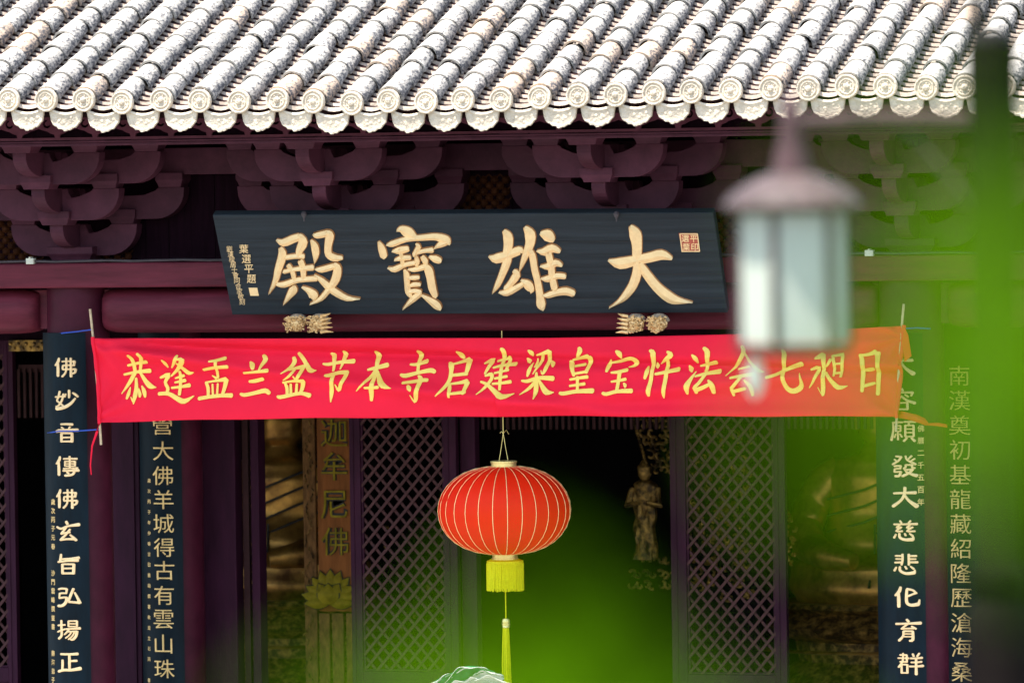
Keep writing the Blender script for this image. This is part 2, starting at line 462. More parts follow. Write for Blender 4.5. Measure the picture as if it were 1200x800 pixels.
def barrel(r0_, r1_, ln, n=10, th=.012):
    mb = MB(); a0, a1 = R(-12), R(192)
    ring = []
    secs = [(0, r0_), (ln * .5, (r0_ + r1_) / 2), (ln, r1_)]
    for u, r_ in secs:
        for k in range(n + 1):
            a = a0 + (a1 - a0) * k / n
            mb.v.append(Vector((r_ * math.cos(a), 0, 0)) + U * u + NN * (r_ * math.sin(a)))
    for k in range(n + 1):          # inner lip at the low end
        a = a0 + (a1 - a0) * k / n; r_ = r0_ - th
        mb.v.append(Vector((r_ * math.cos(a), 0, 0)) + NN * (r_ * math.sin(a)))
    m = n + 1
    for s in range(2):
        for k in range(n): mb.f.append((s * m + k, s * m + k + 1, (s + 1) * m + k + 1, (s + 1) * m + k)); mb.m.append(0)
    for k in range(n): mb.f.append((3 * m + k, 3 * m + k + 1, k + 1, k)); mb.m.append(0)
    return mb
SEG = .25
bmesh_list = []
for v in range(5):
    rr = random.Random(v)
    mb = barrel(.077 + rr.uniform(-.003, .003), .062 + rr.uniform(-.002, .002), SEG + .02)
    for p in mb.v: p += Vector((rr.uniform(-.0012, .0012), 0, rr.uniform(-.0012, .0012)))
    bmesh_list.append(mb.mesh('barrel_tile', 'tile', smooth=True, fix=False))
NT = 8
upper = MB(); proto = barrel(.0665, .0565, SEG + .02, n=6)
for i, (x, z) in enumerate(allrows):
    inv = first <= i <= last
    for j in range(30):
        u = .02 + SEG * j
        if u > RL - .1: break
        if inv and j < NT:
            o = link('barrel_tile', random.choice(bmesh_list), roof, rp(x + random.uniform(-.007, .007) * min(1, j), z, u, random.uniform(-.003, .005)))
            o.rotation_euler = (random.uniform(-.02, .02), random.uniform(-.1, .1), random.uniform(-.035, .035))
        else:
            p = rp(x, z, u, 0); upper.add([v + p for v in proto.v], proto.f)
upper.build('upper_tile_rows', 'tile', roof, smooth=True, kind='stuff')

# round eave discs with ring and boss
def disc_mesh(seed):
    rr = random.Random(seed); mb = MB()
    pr = [(.0, -.019), (.010, -.018), (.016, -.010), (.020, -.005), (.036, -.005), (.040, -.010), (.045, -.010), (.048, -.004), (.055, -.004), (.060, -.012), (.067, -.011), (.0695, -.002), (.0695, .018), (.060, .024)]
    mb.lathe(pr, n=24, axis='y')
    for k in range(8):
        a = 2 * math.pi * k / 8 + rr.random() * .2
        mb.lathe([(.0, -.010), (.004, -.009), (.006, -.004)], c=(.029 * math.cos(a), 0, .029 * math.sin(a)), n=6, axis='y')
    for p in mb.v: p += Vector((0, rr.uniform(-.0009, .0009), 0))
    return mb.mesh('eave_disc', 'drip', smooth=True)
dm = [disc_mesh(s) for s in range(4)]
def drip_mesh(seed, wd=.208):
    rr = random.Random(seed); mb = MB()
    n = 18; bot, topc = [], []
    for k in range(n + 1):
        t = -1 + 2 * k / n
        a = math.acos(max(-1, min(1, t)))
        zb = -.118 * (math.sin(a) ** .75) - .008 * math.exp(-(t / .16) ** 2) + .004 * math.sin(k * 2.1)
        bot.append((t * wd / 2, zb)); topc.append((t * wd / 2 * .98, -.028 * (1 - t * t) + .012))
    rings = []
    for f_, y in ((0, -.004), (.12, -.010), (.2, -.004), (.85, -.004), (.9, -.010), (1, -.009)):
        rings.append([(topc[k][0] + (bot[k][0] - topc[k][0]) * f_, y, topc[k][1] + (bot[k][1] - topc[k][1]) * f_) for k in range(n + 1)])
    rings.append([(b[0], .012, b[1]) for b in bot]); rings.append([(b[0], .012, b[1]) for b in topc])
    for r_ in rings: mb.v += [Vector(q) for q in r_]
    m = n + 1
    for s in range(len(rings)):
        s2 = (s + 1) % len(rings)
        for k in range(n): mb.f.append((s * m + k, s * m + k + 1, s2 * m + k + 1, s2 * m + k)); mb.m.append(0)
    # raised scroll relief
    for k in range(5):
        a = rr.uniform(.3, 2.8); q = rr.uniform(.03, .065)
        mb.lathe([(.0, -.007), (.008, -.006), (.011, -.002)], c=(q * math.cos(a) * 1.1, 0, -.03 - q * math.sin(a) * .9), n=7, axis='y')
    return mb.mesh('drip_tile', 'drip', smooth=True)
drm = [drip_mesh(s) for s in range(4)]
# pan tiles: shallow troughs lapped up the slope
def pan_mesh(seed, wd=.19):
    rr = random.Random(seed); mb = MB(); n = 6; th = .019
    for u, lift in ((0, .022), (.12, -.004)):
        for side in (0, th):
            du = -.014 if (u == 0 and side == 0) else 0
            for k in range(n + 1):
                t = -1 + 2 * k / n
                mb.v.append(Vector((t * wd / 2, 0, 0)) + U * (u + du) + NN * (lift - .030 * (1 - t * t) + side + rr.uniform(-.001, .001)))
    m = n + 1
    for k in range(n):
        mb.f += [(k, k + 1, m + k + 1, m + k), (m + k, m + k + 1, 3 * m + k + 1, 3 * m + k), (k, 2 * m + k, 2 * m + k + 1, k + 1)]; mb.m += [1, 0, 0]
    return mb
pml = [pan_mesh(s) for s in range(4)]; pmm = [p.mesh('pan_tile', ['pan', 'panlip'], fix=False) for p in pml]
PE = .078
upan = MB()
for i in range(len(allrows) - 1):
    xm = (allrows[i][0] + allrows[i + 1][0]) / 2; zm = (allrows[i][1] + allrows[i + 1][1]) / 2
    inv = first <= i < last
    if inv:
        dp = at(0, 0, YE)
        link('drip_tile', random.choice(drm), roof, (xm + random.uniform(-.004, .004), YE - .002 + random.uniform(-.006, .004), zm - .055 + random.uniform(-.005, .005)))
    for j in range(60 if inv else 40):
        pe = PE if inv else .17
        u = .0 + pe * j
        if u > RL - .1: break
        if inv and j < 9:
            link('pan_tile', random.choice(pmm), roof, rp(xm + random.uniform(-.003, .003), zm, u, -.045))
        elif (inv and j < 40) or not inv:
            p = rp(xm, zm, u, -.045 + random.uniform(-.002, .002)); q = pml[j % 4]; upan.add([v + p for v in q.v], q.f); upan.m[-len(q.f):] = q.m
for i in range(first, last + 1):
    x, z = allrows[i]
    o = link('eave_disc', random.choice(dm), roof, (x, YE - .018, z - .002)); o.rotation_euler = (random.uniform(-.05, .02), random.uniform(-3, 3), random.uniform(-.03, .03))
upan.build('upper_pan_tiles', ['pan', 'panlip'], roof, kind='stuff')

# ---- eave fascia with cut-out clouds
YF = -1.14
x0f, x1f = allrows[0][0], allrows[-1][0]
zf1 = Z_(106, YF); zf0 = Z_(156.5, YF)
def cloudhole(cx, z0, s):
    pts = [(-.105, 0), (-.100, .018), (-.075, .026), (-.055, .038), (-.03, .044), (0, .054), (.03, .044), (.055, .038), (.075, .026), (.100, .018), (.105, 0)]
    return [(cx + a * s, z0 + b) for a, b in pts]
def curlhole(cx, z0, f):
    out = [];
    for k in range(9): a = R(200 - f * 0 + 250 * k / 8); out.append((cx + f * .026 * math.cos(a), z0 + .026 * math.sin(a)))
    for k in range(8, -1, -1): a = R(200 + 250 * k / 8); out.append((cx + f * .014 * math.cos(a), z0 + .014 * math.sin(a) + .002))
    return out
holes = []; x = x0f + .14; k = 0
while x < x1f - .14:
    holes.append(cloudhole(x, zf0 + .016, 1.0)); holes.append(curlhole(x - .055, zf0 + .098, 1)); holes.append(curlhole(x + .055, zf0 + .098, -1))
    x += .2385; k += 1
M['fascia'] = mat('eave_board_bounce_lit', (.12, .032, .050), .6, 0, .28, 7, .2, 40, spec=.14, wear=.35, wcol=(.2, .1, .11))  # lighter copy of the bracket paint, bounce light put into the colour
fascia = holes_mesh('eave_board', [(x0f, zf0), (x1f, zf0), (x1f, zf1), (x0f, zf1)], holes, .018, YF, 'fascia', HALL)
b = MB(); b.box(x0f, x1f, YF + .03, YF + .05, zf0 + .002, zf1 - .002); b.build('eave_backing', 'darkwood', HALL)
b = MB(); zs1, zs0 = zf0 - .004, Z_(163.5, -1.05)
b.box(x0f, x1f, -1.165, -.98, zs0 + .02, zs1); b.box(x0f, x1f, -1.145, -.98, zs0, zs0 + .018)
b.build('eave_purlin', 'bracket', HALL, bevel=.004)
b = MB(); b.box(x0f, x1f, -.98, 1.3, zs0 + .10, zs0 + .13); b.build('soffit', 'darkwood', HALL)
for x in [x0f + .2 + i * .36 for i in range(int((x1f - x0f - .3) / .36))]:
    pass

# ---- bracket sets
ZB = Z_(305.5, -.1, 82)
def dou(mb, cx, cy, z0, w=.17, d=.17, h=.088):
    hw, hd = w / 2, d / 2; lw, ld = hw * .80, hd * .80; zm = z0 + h * .5
    def rect(a, b_, z): return [(cx - a, cy - b_, z), (cx + a, cy - b_, z), (cx + a, cy + b_, z), (cx - a, cy + b_, z)]
    vs = rect(lw, ld, z0) + rect(lw * 1.08, ld * 1.08, z0 + h * .22) + rect(hw, hd, zm) + rect(hw, hd, z0 + h)
    fs = [(3, 2, 1, 0), (12, 13, 14, 15)]
    for s in range(3):
        for k in range(4): fs.append((s * 4 + k, s * 4 + (k + 1) % 4, s * 4 + 4 + (k + 1) % 4, s * 4 + 4 + k))
    return mb.add(vs, fs)
def gong_poly(L, z, h=.192, r=.188, cut=.115):
    z -= .046
    P = []
    n = 7
    for k in range(n + 1):       # right lower arc
        a = R(90 * k / n); P.append((L - r + r * math.sin(a), z + r * .92 - r * .92 * math.cos(a)))
    P[0] = (L - r, z)
    P = [(p[0], min(p[1], z + h)) for p in P]
    P += [(L, z + h), (L - .165, z + h), (L - .185, z + h - .018), (L - .20 - min(.06, (L - .3) * .5), z + h - .045), (.10 + max(0, (L - .42) * .2), z + h - .055), (.085, z + h - .03), (.075, z + h)]
    Q = [(-a, b) for a, b in P[::-1]]
    return P + Q
STEP = .305
def bracket_set(ax, zb, deep=True):
    root_mb = MB(); dou(root_mb, ax, 0, zb, .30, .27, .085)
    base = root_mb.build('bracket_set', 'bracket', HALL, bevel=.003)
    tz = [zb + .075 + .220 * k for k in range(3)]
    def arm(y, L, z, name='bracket_arm'):
        m = MB(); m.prism([(ax + a, b) for a, b in gong_poly(L, z)], y - .05, y + .05)
        m.build(name, 'bracket', base, bevel=.003)
        for s in (-1, 1):
            m = MB(); dou(m, ax + s * (L - .088), y, z + .1465, .176, .16, .088 if z < zb + .3 else .080); m.build('bearing_block', 'bracket', base, bevel=.002)
    arm(0, .41, tz[0]); arm(0, .72, tz[1]); arm(-STEP, .41, tz[1]); arm(-STEP, .68, tz[2]); arm(-2 * STEP, .40, tz[2])
    for k in range(3):
        F = (k + 1) * STEP + .045; B = k * STEP + .06; z = tz[k]; h = .150
        P = [(-F, z + h)] + [(-F + (F - B) * (1 - math.cos(R(90 * q / 9))), z + h * .80 * (1 - math.sin(R(90 * q / 9)))) for q in range(10)] + [(.3, z), (.3, z + h)]
        m = MB(); m.prism(P, ax - .043, ax + .043, 'x'); m.build('nose_arm', 'bracket', base, bevel=.003)
        m = MB(); dou(m, ax, -(k + 1) * STEP, z + h - .004, .20, .19, .085 if k < 2 else .088); m.build('bearing_block', 'bracket', base, bevel=.002)
    return base
def ax_of(px, Y=-.1): return X_(px, Y, 300)
NF = -(3 * STEP + .045)
sets = [X_(22.5, NF, 185), X_(354, NF, 185), X_(684, NF, 185), X_(1027, NF, 185)]
sp = sets[1] - sets[0]
for a in [sets[0] - 1.8] + sets + [sets[3] + 1.8]:
    bracket_set(a, ZB if True else 0)
print('sets', sets, 'ZB', ZB)
# tie beams and boards of the bracket zone
ztie = ZB + .075 + .44
b = MB(); b.box(x0f + .1, x1f - .1, -.045, .045, ztie + .002, ztie + .165 ); b.build('tie_beam', 'bracket', HALL, bevel=.004)
b = MB(); b.box(x0f + .1, x1f - .1, -.035, .04, ztie + .19, zs0 + .09); b.build('upper_tie_beam', 'darkwood', HALL)
b = MB(); b.box(0, .147, .09, .12, ZB - .02, zs0 + .09); wb_me = b.mesh('wall_board', 'darkwood'); x = x0f + .1
while x < x1f - .1:
    link('wall_board', wb_me, HALL, (x, random.uniform(0, .007), random.uniform(-.003, .003))); x += .15
# gilded rosette lattice panels between the sets
def rosettes(pxa, pxb, pya, pyb):
    m = MB(); xa, xb = X_(pxa, .08, 280), X_(pxb, .08, 280); za, zb_ = Z_(pyb, .08, pxa), Z_(pya, .08, pxa)
    s = .070; j = 0; z = za
    m.box(xa, xb, .082, .088, za, zb_, 1)
    while z < zb_:
        x = xa + (s / 2 if j % 2 else 0)
        while x < xb:
            m.lathe([(.0, -.02), (.012, -.018), (.022, -.008), (.027, 0)], c=(x, .08, z), n=8, axis='y'); 
            m.bar((x, .078, z), (x + s / 2, .078, z + s / 2), .008, .006); m.bar((x, .078, z), (x - s / 2, .078, z + s / 2), .008, .006)
            x += s
        z += s / 2; j += 1
    m.build('rosette_panel', ['rosette', 'darkwood'], HALL, kind='stuff')
M['rosette'] = mat('painted_rosette', (.055, .016, .005), .7, 0, .5, 12, spec=.1)
rosettes(-80, 46, 232, 309); rosettes(118, 150, 285, 307); rosettes(522, 600, 205, 300); rosettes(836, 870, 230, 300); rosettes(980, 1020, 270, 300)

# ---- columns and beams
AX1, AX2 = X_(93, 0, 450), X_(1069, 0, 450)
ZT = ZB - .012
def column(x, y, r_, ztop, name='column'):
    m = MB(); m.lathe([(r_ * 1.35, -.0), (r_ * 1.45, .06), (r_ * 1.3, .14), (r_ * 1.05, .16)], c=(x, y, 0), n=32, mi=1)
    m.lathe([(r_, .16), (r_ * 1.005, 1.5), (r_ * .99, 2.8), (r_ * .97, ztop)], c=(x, y, 0), n=40)
    return m.build(name, ['paint', 'step'], HALL, smooth=True)
RC = .195
ZU0 = Z_(335, -.1, 300)     # underside of the flat upper lintel
columns = [column(AX1, 0, RC, ZU0 + .05), column(AX2, 0, RC, ZU0 + .05)]
b = MB(); b.box(x0f + .1, x1f - .1, -.235, .20, ZU0, ZT); b.build('upper_lintel', 'beam', HALL, bevel=.012)
zb1, zb0 = ZU0 - .006, Z_(391, -.1, 90)
def round_beam(xa, xb):
    # boxy beam with bulging face, its ends cut back to rounded shoulders
    m = MB(); n = 14; zc, hh = (zb0 + zb1) / 2, (zb1 - zb0) / 2
    stations = []
    for k in range(9): t = k / 8; stations.append((xa + .16 * (1 - math.cos(R(90) * t)), .45 + .55 * math.sin(R(90) * t)))
    st = stations + [(xa + xb - x, s) for x, s in stations[::-1]]
    for x, s in st:
        for k in range(n):
            a = 2 * math.pi * k / n
            c, si = math.cos(a), math.sin(a)
            yy = (abs(c) ** .75) * (1 if c > 0 else -1) * .165 * s; zz = (abs(si) ** .55) * (1 if si > 0 else -1) * hh
            m.v.append(Vector((x, yy, zc + zz * (.55 + .45 * s))))
    for i in range(len(st) - 1):
        for k in range(n): m.f.append((i * n + k, i * n + (k + 1) % n, (i + 1) * n + (k + 1) % n, (i + 1) * n + k)); m.m.append(0)
    m.f += [tuple(range(n)), tuple(range((len(st) - 1) * n, len(st) * n))]; m.m += [0, 0]
    m.build('lower_beam', 'beam', HALL, smooth=True)
    q = MB(); q.box(xa - .06, xb + .06, -.035, .07, zb0 + .03, zb1 - .01); q.build('beam_tenon', 'beam', HALL)
g = X_(118, -.1, 360) - AX1
round_beam(AX1 + g, AX2 - g); round_beam(x0f + .2, AX1 - g - .05); round_beam(AX2 + g + .05, x1f - .2)
# cable along the lintel with clips
m = MB(); pts = []
for px in range(-60, 1300, 30):
    p = at(px, 0, -.225); pts.append((p.x, -.225, ZT + .012 + .003 * math.sin(px * .07)))
m.tube(pts, .008, 6); m.build('cable', 'wire', HALL)
for px in (36, 150, 1019):
    x = X_(px, -.23, 305); m = MB(); m.box(x - .025, x + .025, -.25, -.20, ZT - .004, ZT + .032); m.box(x - .006, x + .006, -.254, -.2, ZT + .032, ZT + .04)
    if px != 150: m.build('cable_clip', 'white', HALL, bevel=.003)

# ---- floor, walls
b = MB(); b.box(x0f - .3, x1f + .3, -2.2, 9, -.446, 0.0); b.build('plinth', 'step', HALL, bevel=.02)
for k in range(3):
    b = MB(); b.box(-2.4, 2.4, -2.5 - .3 * k, -2.2 - .3 * k + (0 if k == 0 else -.0), -.446, -.115 * (k + 1)); b.build('stone_step', 'step', HALL, bevel=.01)
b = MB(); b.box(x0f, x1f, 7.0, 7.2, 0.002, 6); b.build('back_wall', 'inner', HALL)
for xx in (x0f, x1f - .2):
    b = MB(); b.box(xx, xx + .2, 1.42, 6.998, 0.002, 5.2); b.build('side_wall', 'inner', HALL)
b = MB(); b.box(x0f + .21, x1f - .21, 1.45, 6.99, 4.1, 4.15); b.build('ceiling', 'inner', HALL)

YD = 1.3
ZH = Z_(398, YD, 40)          # door head
def jamb(pa, pb, y0=YD - .05, y1=YD + .09, z1=None, name='door_post', m_='jamb'):
    m = MB(); xa, xb = X_(pa, YD, 600), X_(pb, YD, 600); m.box(xa, xb, y0, y1, .002, z1 or ZH)
    return m.build(name, m_, HALL, bevel=.006)
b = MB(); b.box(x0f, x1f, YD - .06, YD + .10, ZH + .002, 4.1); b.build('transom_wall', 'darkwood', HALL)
b = MB(); xa, xb = X_(16, YD), X_(135, YD); 
b.box(xa, xb, YD - .09, YD - .062, ZH - .07, ZH + .0); 
for k in range(26):
    x = xa + (xb - xa) * (k + .5) / 26; b.lathe([(0, -.014), (.009, -.010), (.012, 0)], c=(x, YD - .09, ZH - .022 - .026 * (k % 2)), n=7, axis='y')
b.build('gilded_head_rail', 'giltdull', HALL)
jamb(130, 167); jamb(236, 279); jamb(297, 306.5); jamb(537, 555, YD + .05, YD + .15); jamb(1086, 1104)
b = MB(); b.box(X_(155, YD), X_(158, YD), YD - .062, YD - .051, .1, ZH - .05); b.build('post_bead', 'jamb', HALL)
zl0 = Z_(786, YD, 480)
def door_leaf(pa, pb, sa, sb, lat=True):
    """lattice leaf between picture columns pa..pb with stile widths sa, sb (pixels)"""
    xa, xb = X_(pa, YD, 600), X_(pb, YD, 600); wa, wb = sa / 183, sb / 183
    m = MB(); y0, y1 = YD - .03, YD + .03
    m.box(xa, xa + wa, y0, y1, .1, ZH); m.box(xb - wb, xb, y0, y1, .1, ZH)
    m.box(xa + wa, xb - wb, y0, y1, ZH - .09, ZH); m.box(xa + wa, xb - wb, y0, y1, zl0 - .09, zl0); m.box(xa + wa, xb - wb, y0, y1, .1, .2)
    i0, i1, j0, j1 = xa + wa, xb - wb, zl0, ZH - .09
    t = .014
    for (a, b_, c, d) in ((i0, i0 + t, j0, j1), (i1 - t, i1, j0, j1), (i0 + t, i1 - t, j0, j0 + t), (i0 + t, i1 - t, j1 - t, j1)):
        m.box(a, b_, y0 + .012, y1 - .012, c, d)
    # raised outer bead on the wide stile
    for (a, w_) in ((xa, wa), (xb - wb, wb)):
        if w_ > .06: m.box(a + w_ * .35, a + w_ * .42, y0 - .006, y0 - .001, .12, ZH - .02)
    leaf = m.build('lattice_door', 'jamb', HALL, bevel=.003)
    m = MB(); m.box(i0, i1, YD - .01, YD + .01, .2, zl0 - .09); m.build('lower_panel', 'jamb', leaf)
    # diagonal lattice bars
    px_, pz_ = .0835, .0965; sl_ = pz_ / px_; k0 = -int((j1 - j0) / pz_) - 2
    for sgn in (1, -1):
        yb = YD - .012 if sgn > 0 else YD + .004
        for k in range(-80, 80):
            # line z = j0 + sgn*sl*(x-i0) + k*pz
            def zz(x): return j0 + sgn * sl_ * (x - i0) + k * pz_
            xs = [i0, i1]
            zz0, zz1 = zz(i0), zz(i1)
            lo, hi = (i0, i1)
            # clip in z
            def xz(z): return i0 + (z - j0 - k * pz_) / (sgn * sl_)
            cand = sorted([xz(j0), xz(j1)])
            lo, hi = max(i0, cand[0]), min(i1, cand[1])
            if hi - lo < .02: continue
            bmx = MB(); bmx.bar((lo, yb, zz(lo)), (hi, yb, zz(hi)), .0165, .014); bmx.build('lattice_bar', 'lattice', leaf)
    return leaf
door_leaf(412, 537, 13, 15); door_leaf(787, 921.5, 18, 13); door_leaf(-100, 19.5, 12, 11)
# leaf folded open, seen nearly edge-on
m = MB(); xo = X_(282, YD, 600)
m.box(xo - .02, xo + .02, YD + .1, YD + .14, .1, ZH); m.box(xo - .02, xo + .02, YD + .36, YD + .40, .1, ZH)
for k in range(28): z = .2 + k * .12; m.bar((xo, YD + .14, z), (xo, YD + .36, z + .12), .012, .02, (1, 0, 0)); m.bar((xo, YD + .14, z + .12), (xo, YD + .36, z), .012, .02, (1, 0, 0))
m.build('open_door_leaf', 'lattice', HALL)
# inner columns
C2X, C4X = X_(204, 1.0, 600), X_(1140, 1.0, 600)
column(C2X, 1.0, .185, 4.0); column(C4X, 1.0, .185, 4.0)
# hanging slat screens at the head of the openings
for pa, pb in ((20, 56), (556, 787), (922, 1030)):
    m = MB(); xa, xb = X_(pa, 3.2), X_(pb, 3.2); z1, z0 = Z_(430, 3.2), Z_(503 if pa > 100 else 488, 3.2); x = xa
    while x < xb: m.box(x, x + .018, 3.19, 3.21, z0, z1); x += .042
    m.box(xa, xb, 3.215, 3.23, z1 - .02, z1 + .03)
    m.build('hanging_slat_screen', 'lattice', HALL, kind='stuff')
#--PART3--
# ================================================================== name plaque
tilt = R(31)
pn = Vector((0, -math.cos(tilt), -math.sin(tilt)))           # faces forward and down
pb = at(560, 368.5, -.30)
def pl(px, py, d=0.0): return at_plane(px, py, pb, pn) - pn * 0 + pn * d
TL, TR, BR, BL = pl(249, 252), pl(836, 249), pl(853, 366.5), pl(272, 369)
PLQ = thing('name_plaque', 'long slate-blue wooden plaque with four big carved gold characters under the eaves', 'plaque', (BL + BR) / 2)
m = MB(); vs = [TL, TR, BR, BL]; m.add(vs + [v - pn * .055 for v in vs], [(0, 1, 2, 3), (7, 6, 5, 4), (0, 4, 5, 1), (1, 5, 6, 2), (2, 6, 7, 3), (3, 7, 4, 0)])
bo = m.build('board', 'plaque', PLQ); bv = bo.modifiers.new('b', 'BEVEL'); bv.width = .006; bv.segments = 2
# plank joints of the board, as thin recessed-looking laths on the face
for t0_ in (.27, .60, .84):
    a = TL.lerp(BL, t0_) + pn * .0012; b_ = TR.lerp(BR, t0_ + .01) + pn * .0012
    m = MB(); m.bar(a.lerp(b_, .004), a.lerp(b_, .996), .0022, .001, pn); m.build('board_joint', 'ink', PLQ)
PC = {
'dian': ((310, 260, 7.275), "105,150,16 160,175,62 240,145,66 300,125,60;300,115,50 330,170,78 300,240,60 290,280,40;190,300,40 260,290,40 335,290,44;140,220,40 155,280,70 120,400,60 95,500,45 40,608,8;170,420,36 260,400,34 415,385,50;205,365,40 240,420,40 255,480,36;310,330,50 330,390,50 335,470,40;110,525,30 170,530,50 290,490,44 445,478,46;255,535,20 250,570,70 210,630,46 165,700,8;325,550,20 380,580,50 420,620,80 425,645,50;400,150,22 430,200,60 440,270,56 430,345,8;420,100,20 450,110,50 545,90,56;540,80,40 560,110,70 545,200,60 550,270,60 600,300,60 665,300,34;440,395,20 490,400,50 600,370,50;600,355,40 625,390,66 610,480,70 550,570,50 480,650,40 395,692,14;430,440,8 500,500,50 590,580,60 710,645,46 820,645,4"),
'bao': ((435, 260, 7.27), "225,70,20 260,60,60 320,90,90 380,130,40;65,165,20 90,220,60 110,290,60;135,190,16 180,185,50 300,145,44 450,130,50 560,125,60 640,155,80 668,182,30;640,170,50 590,190,50 540,222,10;185,245,20 240,240,60 315,225,50;205,320,20 260,305,44 335,300,40;145,385,12 200,400,50 290,360,40 370,345,40;245,230,30 265,300,34 270,360,34;385,180,16 405,210,44 370,275,40;400,255,36 460,240,36 525,235,46;385,290,30 395,330,44 390,365,30;440,290,40 465,330,50 480,350,20;500,290,24 550,310,60 590,325,50;320,395,16 370,400,40 460,375,50;450,355,30 490,400,70 510,480,66 525,560,66 550,625,46;285,400,20 305,440,50 310,520,46 320,590,50 345,630,30;335,470,34 370,468,40 410,465,34;340,535,30 370,525,40 420,525,34;330,585,40 380,580,40 420,595,50;420,600,50 360,650,50 275,735,8;435,615,20 500,655,50 560,700,66 590,730,40"),
'xiong': ((565, 260, 7.275), "190,75,40 220,120,80 225,190,76 215,260,70 215,330,70 170,450,56 130,540,44 90,605,6;60,290,14 120,310,80 220,280,72 320,240,70 340,250,34;275,415,40 295,450,66 230,540,50 200,560,40;150,595,20 210,600,56 300,555,50 350,525,40;335,490,14 390,530,76 420,575,56 420,595,20;370,45,40 410,100,90 410,180,76 380,260,60 345,350,36 320,420,6;400,230,40 430,280,56 450,400,56 475,500,56 495,620,60 505,700,76 520,735,40;510,95,50 560,110,100 600,145,66;470,240,14 530,250,66 600,220,70 660,245,40;500,370,14 560,375,56 630,345,60 680,365,30;505,475,14 560,480,56 640,455,50 708,460,46;525,615,14 560,620,46 640,595,56 720,585,66 780,605,56;570,270,56 590,360,56 600,460,56 620,560,56"),
'da': ((705, 255, 6.96), "240,70,40 275,130,96 290,220,80 290,320,74 295,420,74 260,540,72 190,640,56 130,690,26 65,730,6;60,345,20 150,370,90 280,345,78 400,320,78 490,300,80 570,328,34;320,370,40 350,430,66 450,560,76 560,650,84 640,675,50 745,685,4"),
}
for k, ((ox, oy, s_), txt) in PC.items():
    br = brush(txt, lambda x, y, d, ox=ox, oy=oy, s_=s_: pl(ox + x / s_, oy + y / s_, d), .006, .012, edge=7)
    br.build('character', ['gold', 'goldedge'], PLQ)
def small_text(chars, place, size, mats, parent, name='inscription', off=.012, flat=.5):
    """column of small characters; place(k, u, v, d): k-th character, offsets in metres"""
    m = MB()
    for k, ch in enumerate(chars):
        if ch == ' ': continue
        vs, fs = glyph(ch, off, .05)
        m.add([place(k, v.x * size, v.y * size, .004 + v.z * size * flat) for v in vs], fs)
    return m.build(name, mats, parent, kind='stuff')
px_m = 187.0
def col_on_plaque(p0, p1, n):
    def f(k, u, v, d):
        t = k / (n - 1); px, py = p0[0] + (p1[0] - p0[0]) * t, p0[1] + (p1[1] - p0[1]) * t
        return pl(px + u * px_m, py - v * px_m, d + .002)
    return f
small_text('葉選平題', col_on_plaque((286, 291), (295, 326), 4), .056, 'gold', PLQ, off=-.002)
small_text('劉漢樑居士會同合家敬刻', col_on_plaque((269, 291), (284, 353), 11), .036, 'gold', PLQ, off=-.004)
def patch(cx, cy, hw, hh, d0, d1, mats, name, sk=2):
    q = [pl(cx + a * hw + b * sk, cy + b * hh, d1) for a, b in ((-1, -1), (1, -1), (1, 1), (-1, 1))]
    r_ = [pl(cx + a * hw + b * sk, cy + b * hh, d0) for a, b in ((-1, -1), (1, -1), (1, 1), (-1, 1))]
    m = MB(); m.add(q + r_, [(0, 1, 2, 3), (0, 4, 5, 1), (1, 5, 6, 2), (2, 6, 7, 3), (3, 7, 4, 0)]); return m.build(name, mats, PLQ)
patch(297.5, 341.5, 5, 4.6, -.001, .004, 'gold', 'seal', 1)
patch(808, 283.5, 10.5, 10.5, -.001, .003, 'seal', 'seal', 2)
m = MB()
for a, b, c, d in ((797, 273.5, 818, 273.5), (799, 294, 820, 294), (797, 273.5, 799.5, 294), (817.5, 273.5, 820, 294)): m.bar(pl(a, b, .005), pl(c, d, .005), .006, .003, pn)
for k, ch in enumerate('選平葉印'):
    vs, fs = glyph(ch, .01, .03); cx, cy = 803.3 + 9.8 * (k % 2) + 1 * (k // 2), 279 + 9.8 * (k // 2)
    m.add([pl(cx + v.x * 8.6, cy - v.y * 8.6, .005 + v.z * .01) for v in vs], fs)
m.build('seal_script', 'gold', PLQ)
for px in (357, 723):
    p = pl(px, 250, .015); m = MB(); m.lathe([(0, .022), (.012, .018), (.018, .006), (.014, -.008), (.006, -.02), (.004, -.04)], c=p, n=12); m.build('hanging_bolt', 'wire', PLQ, smooth=True)

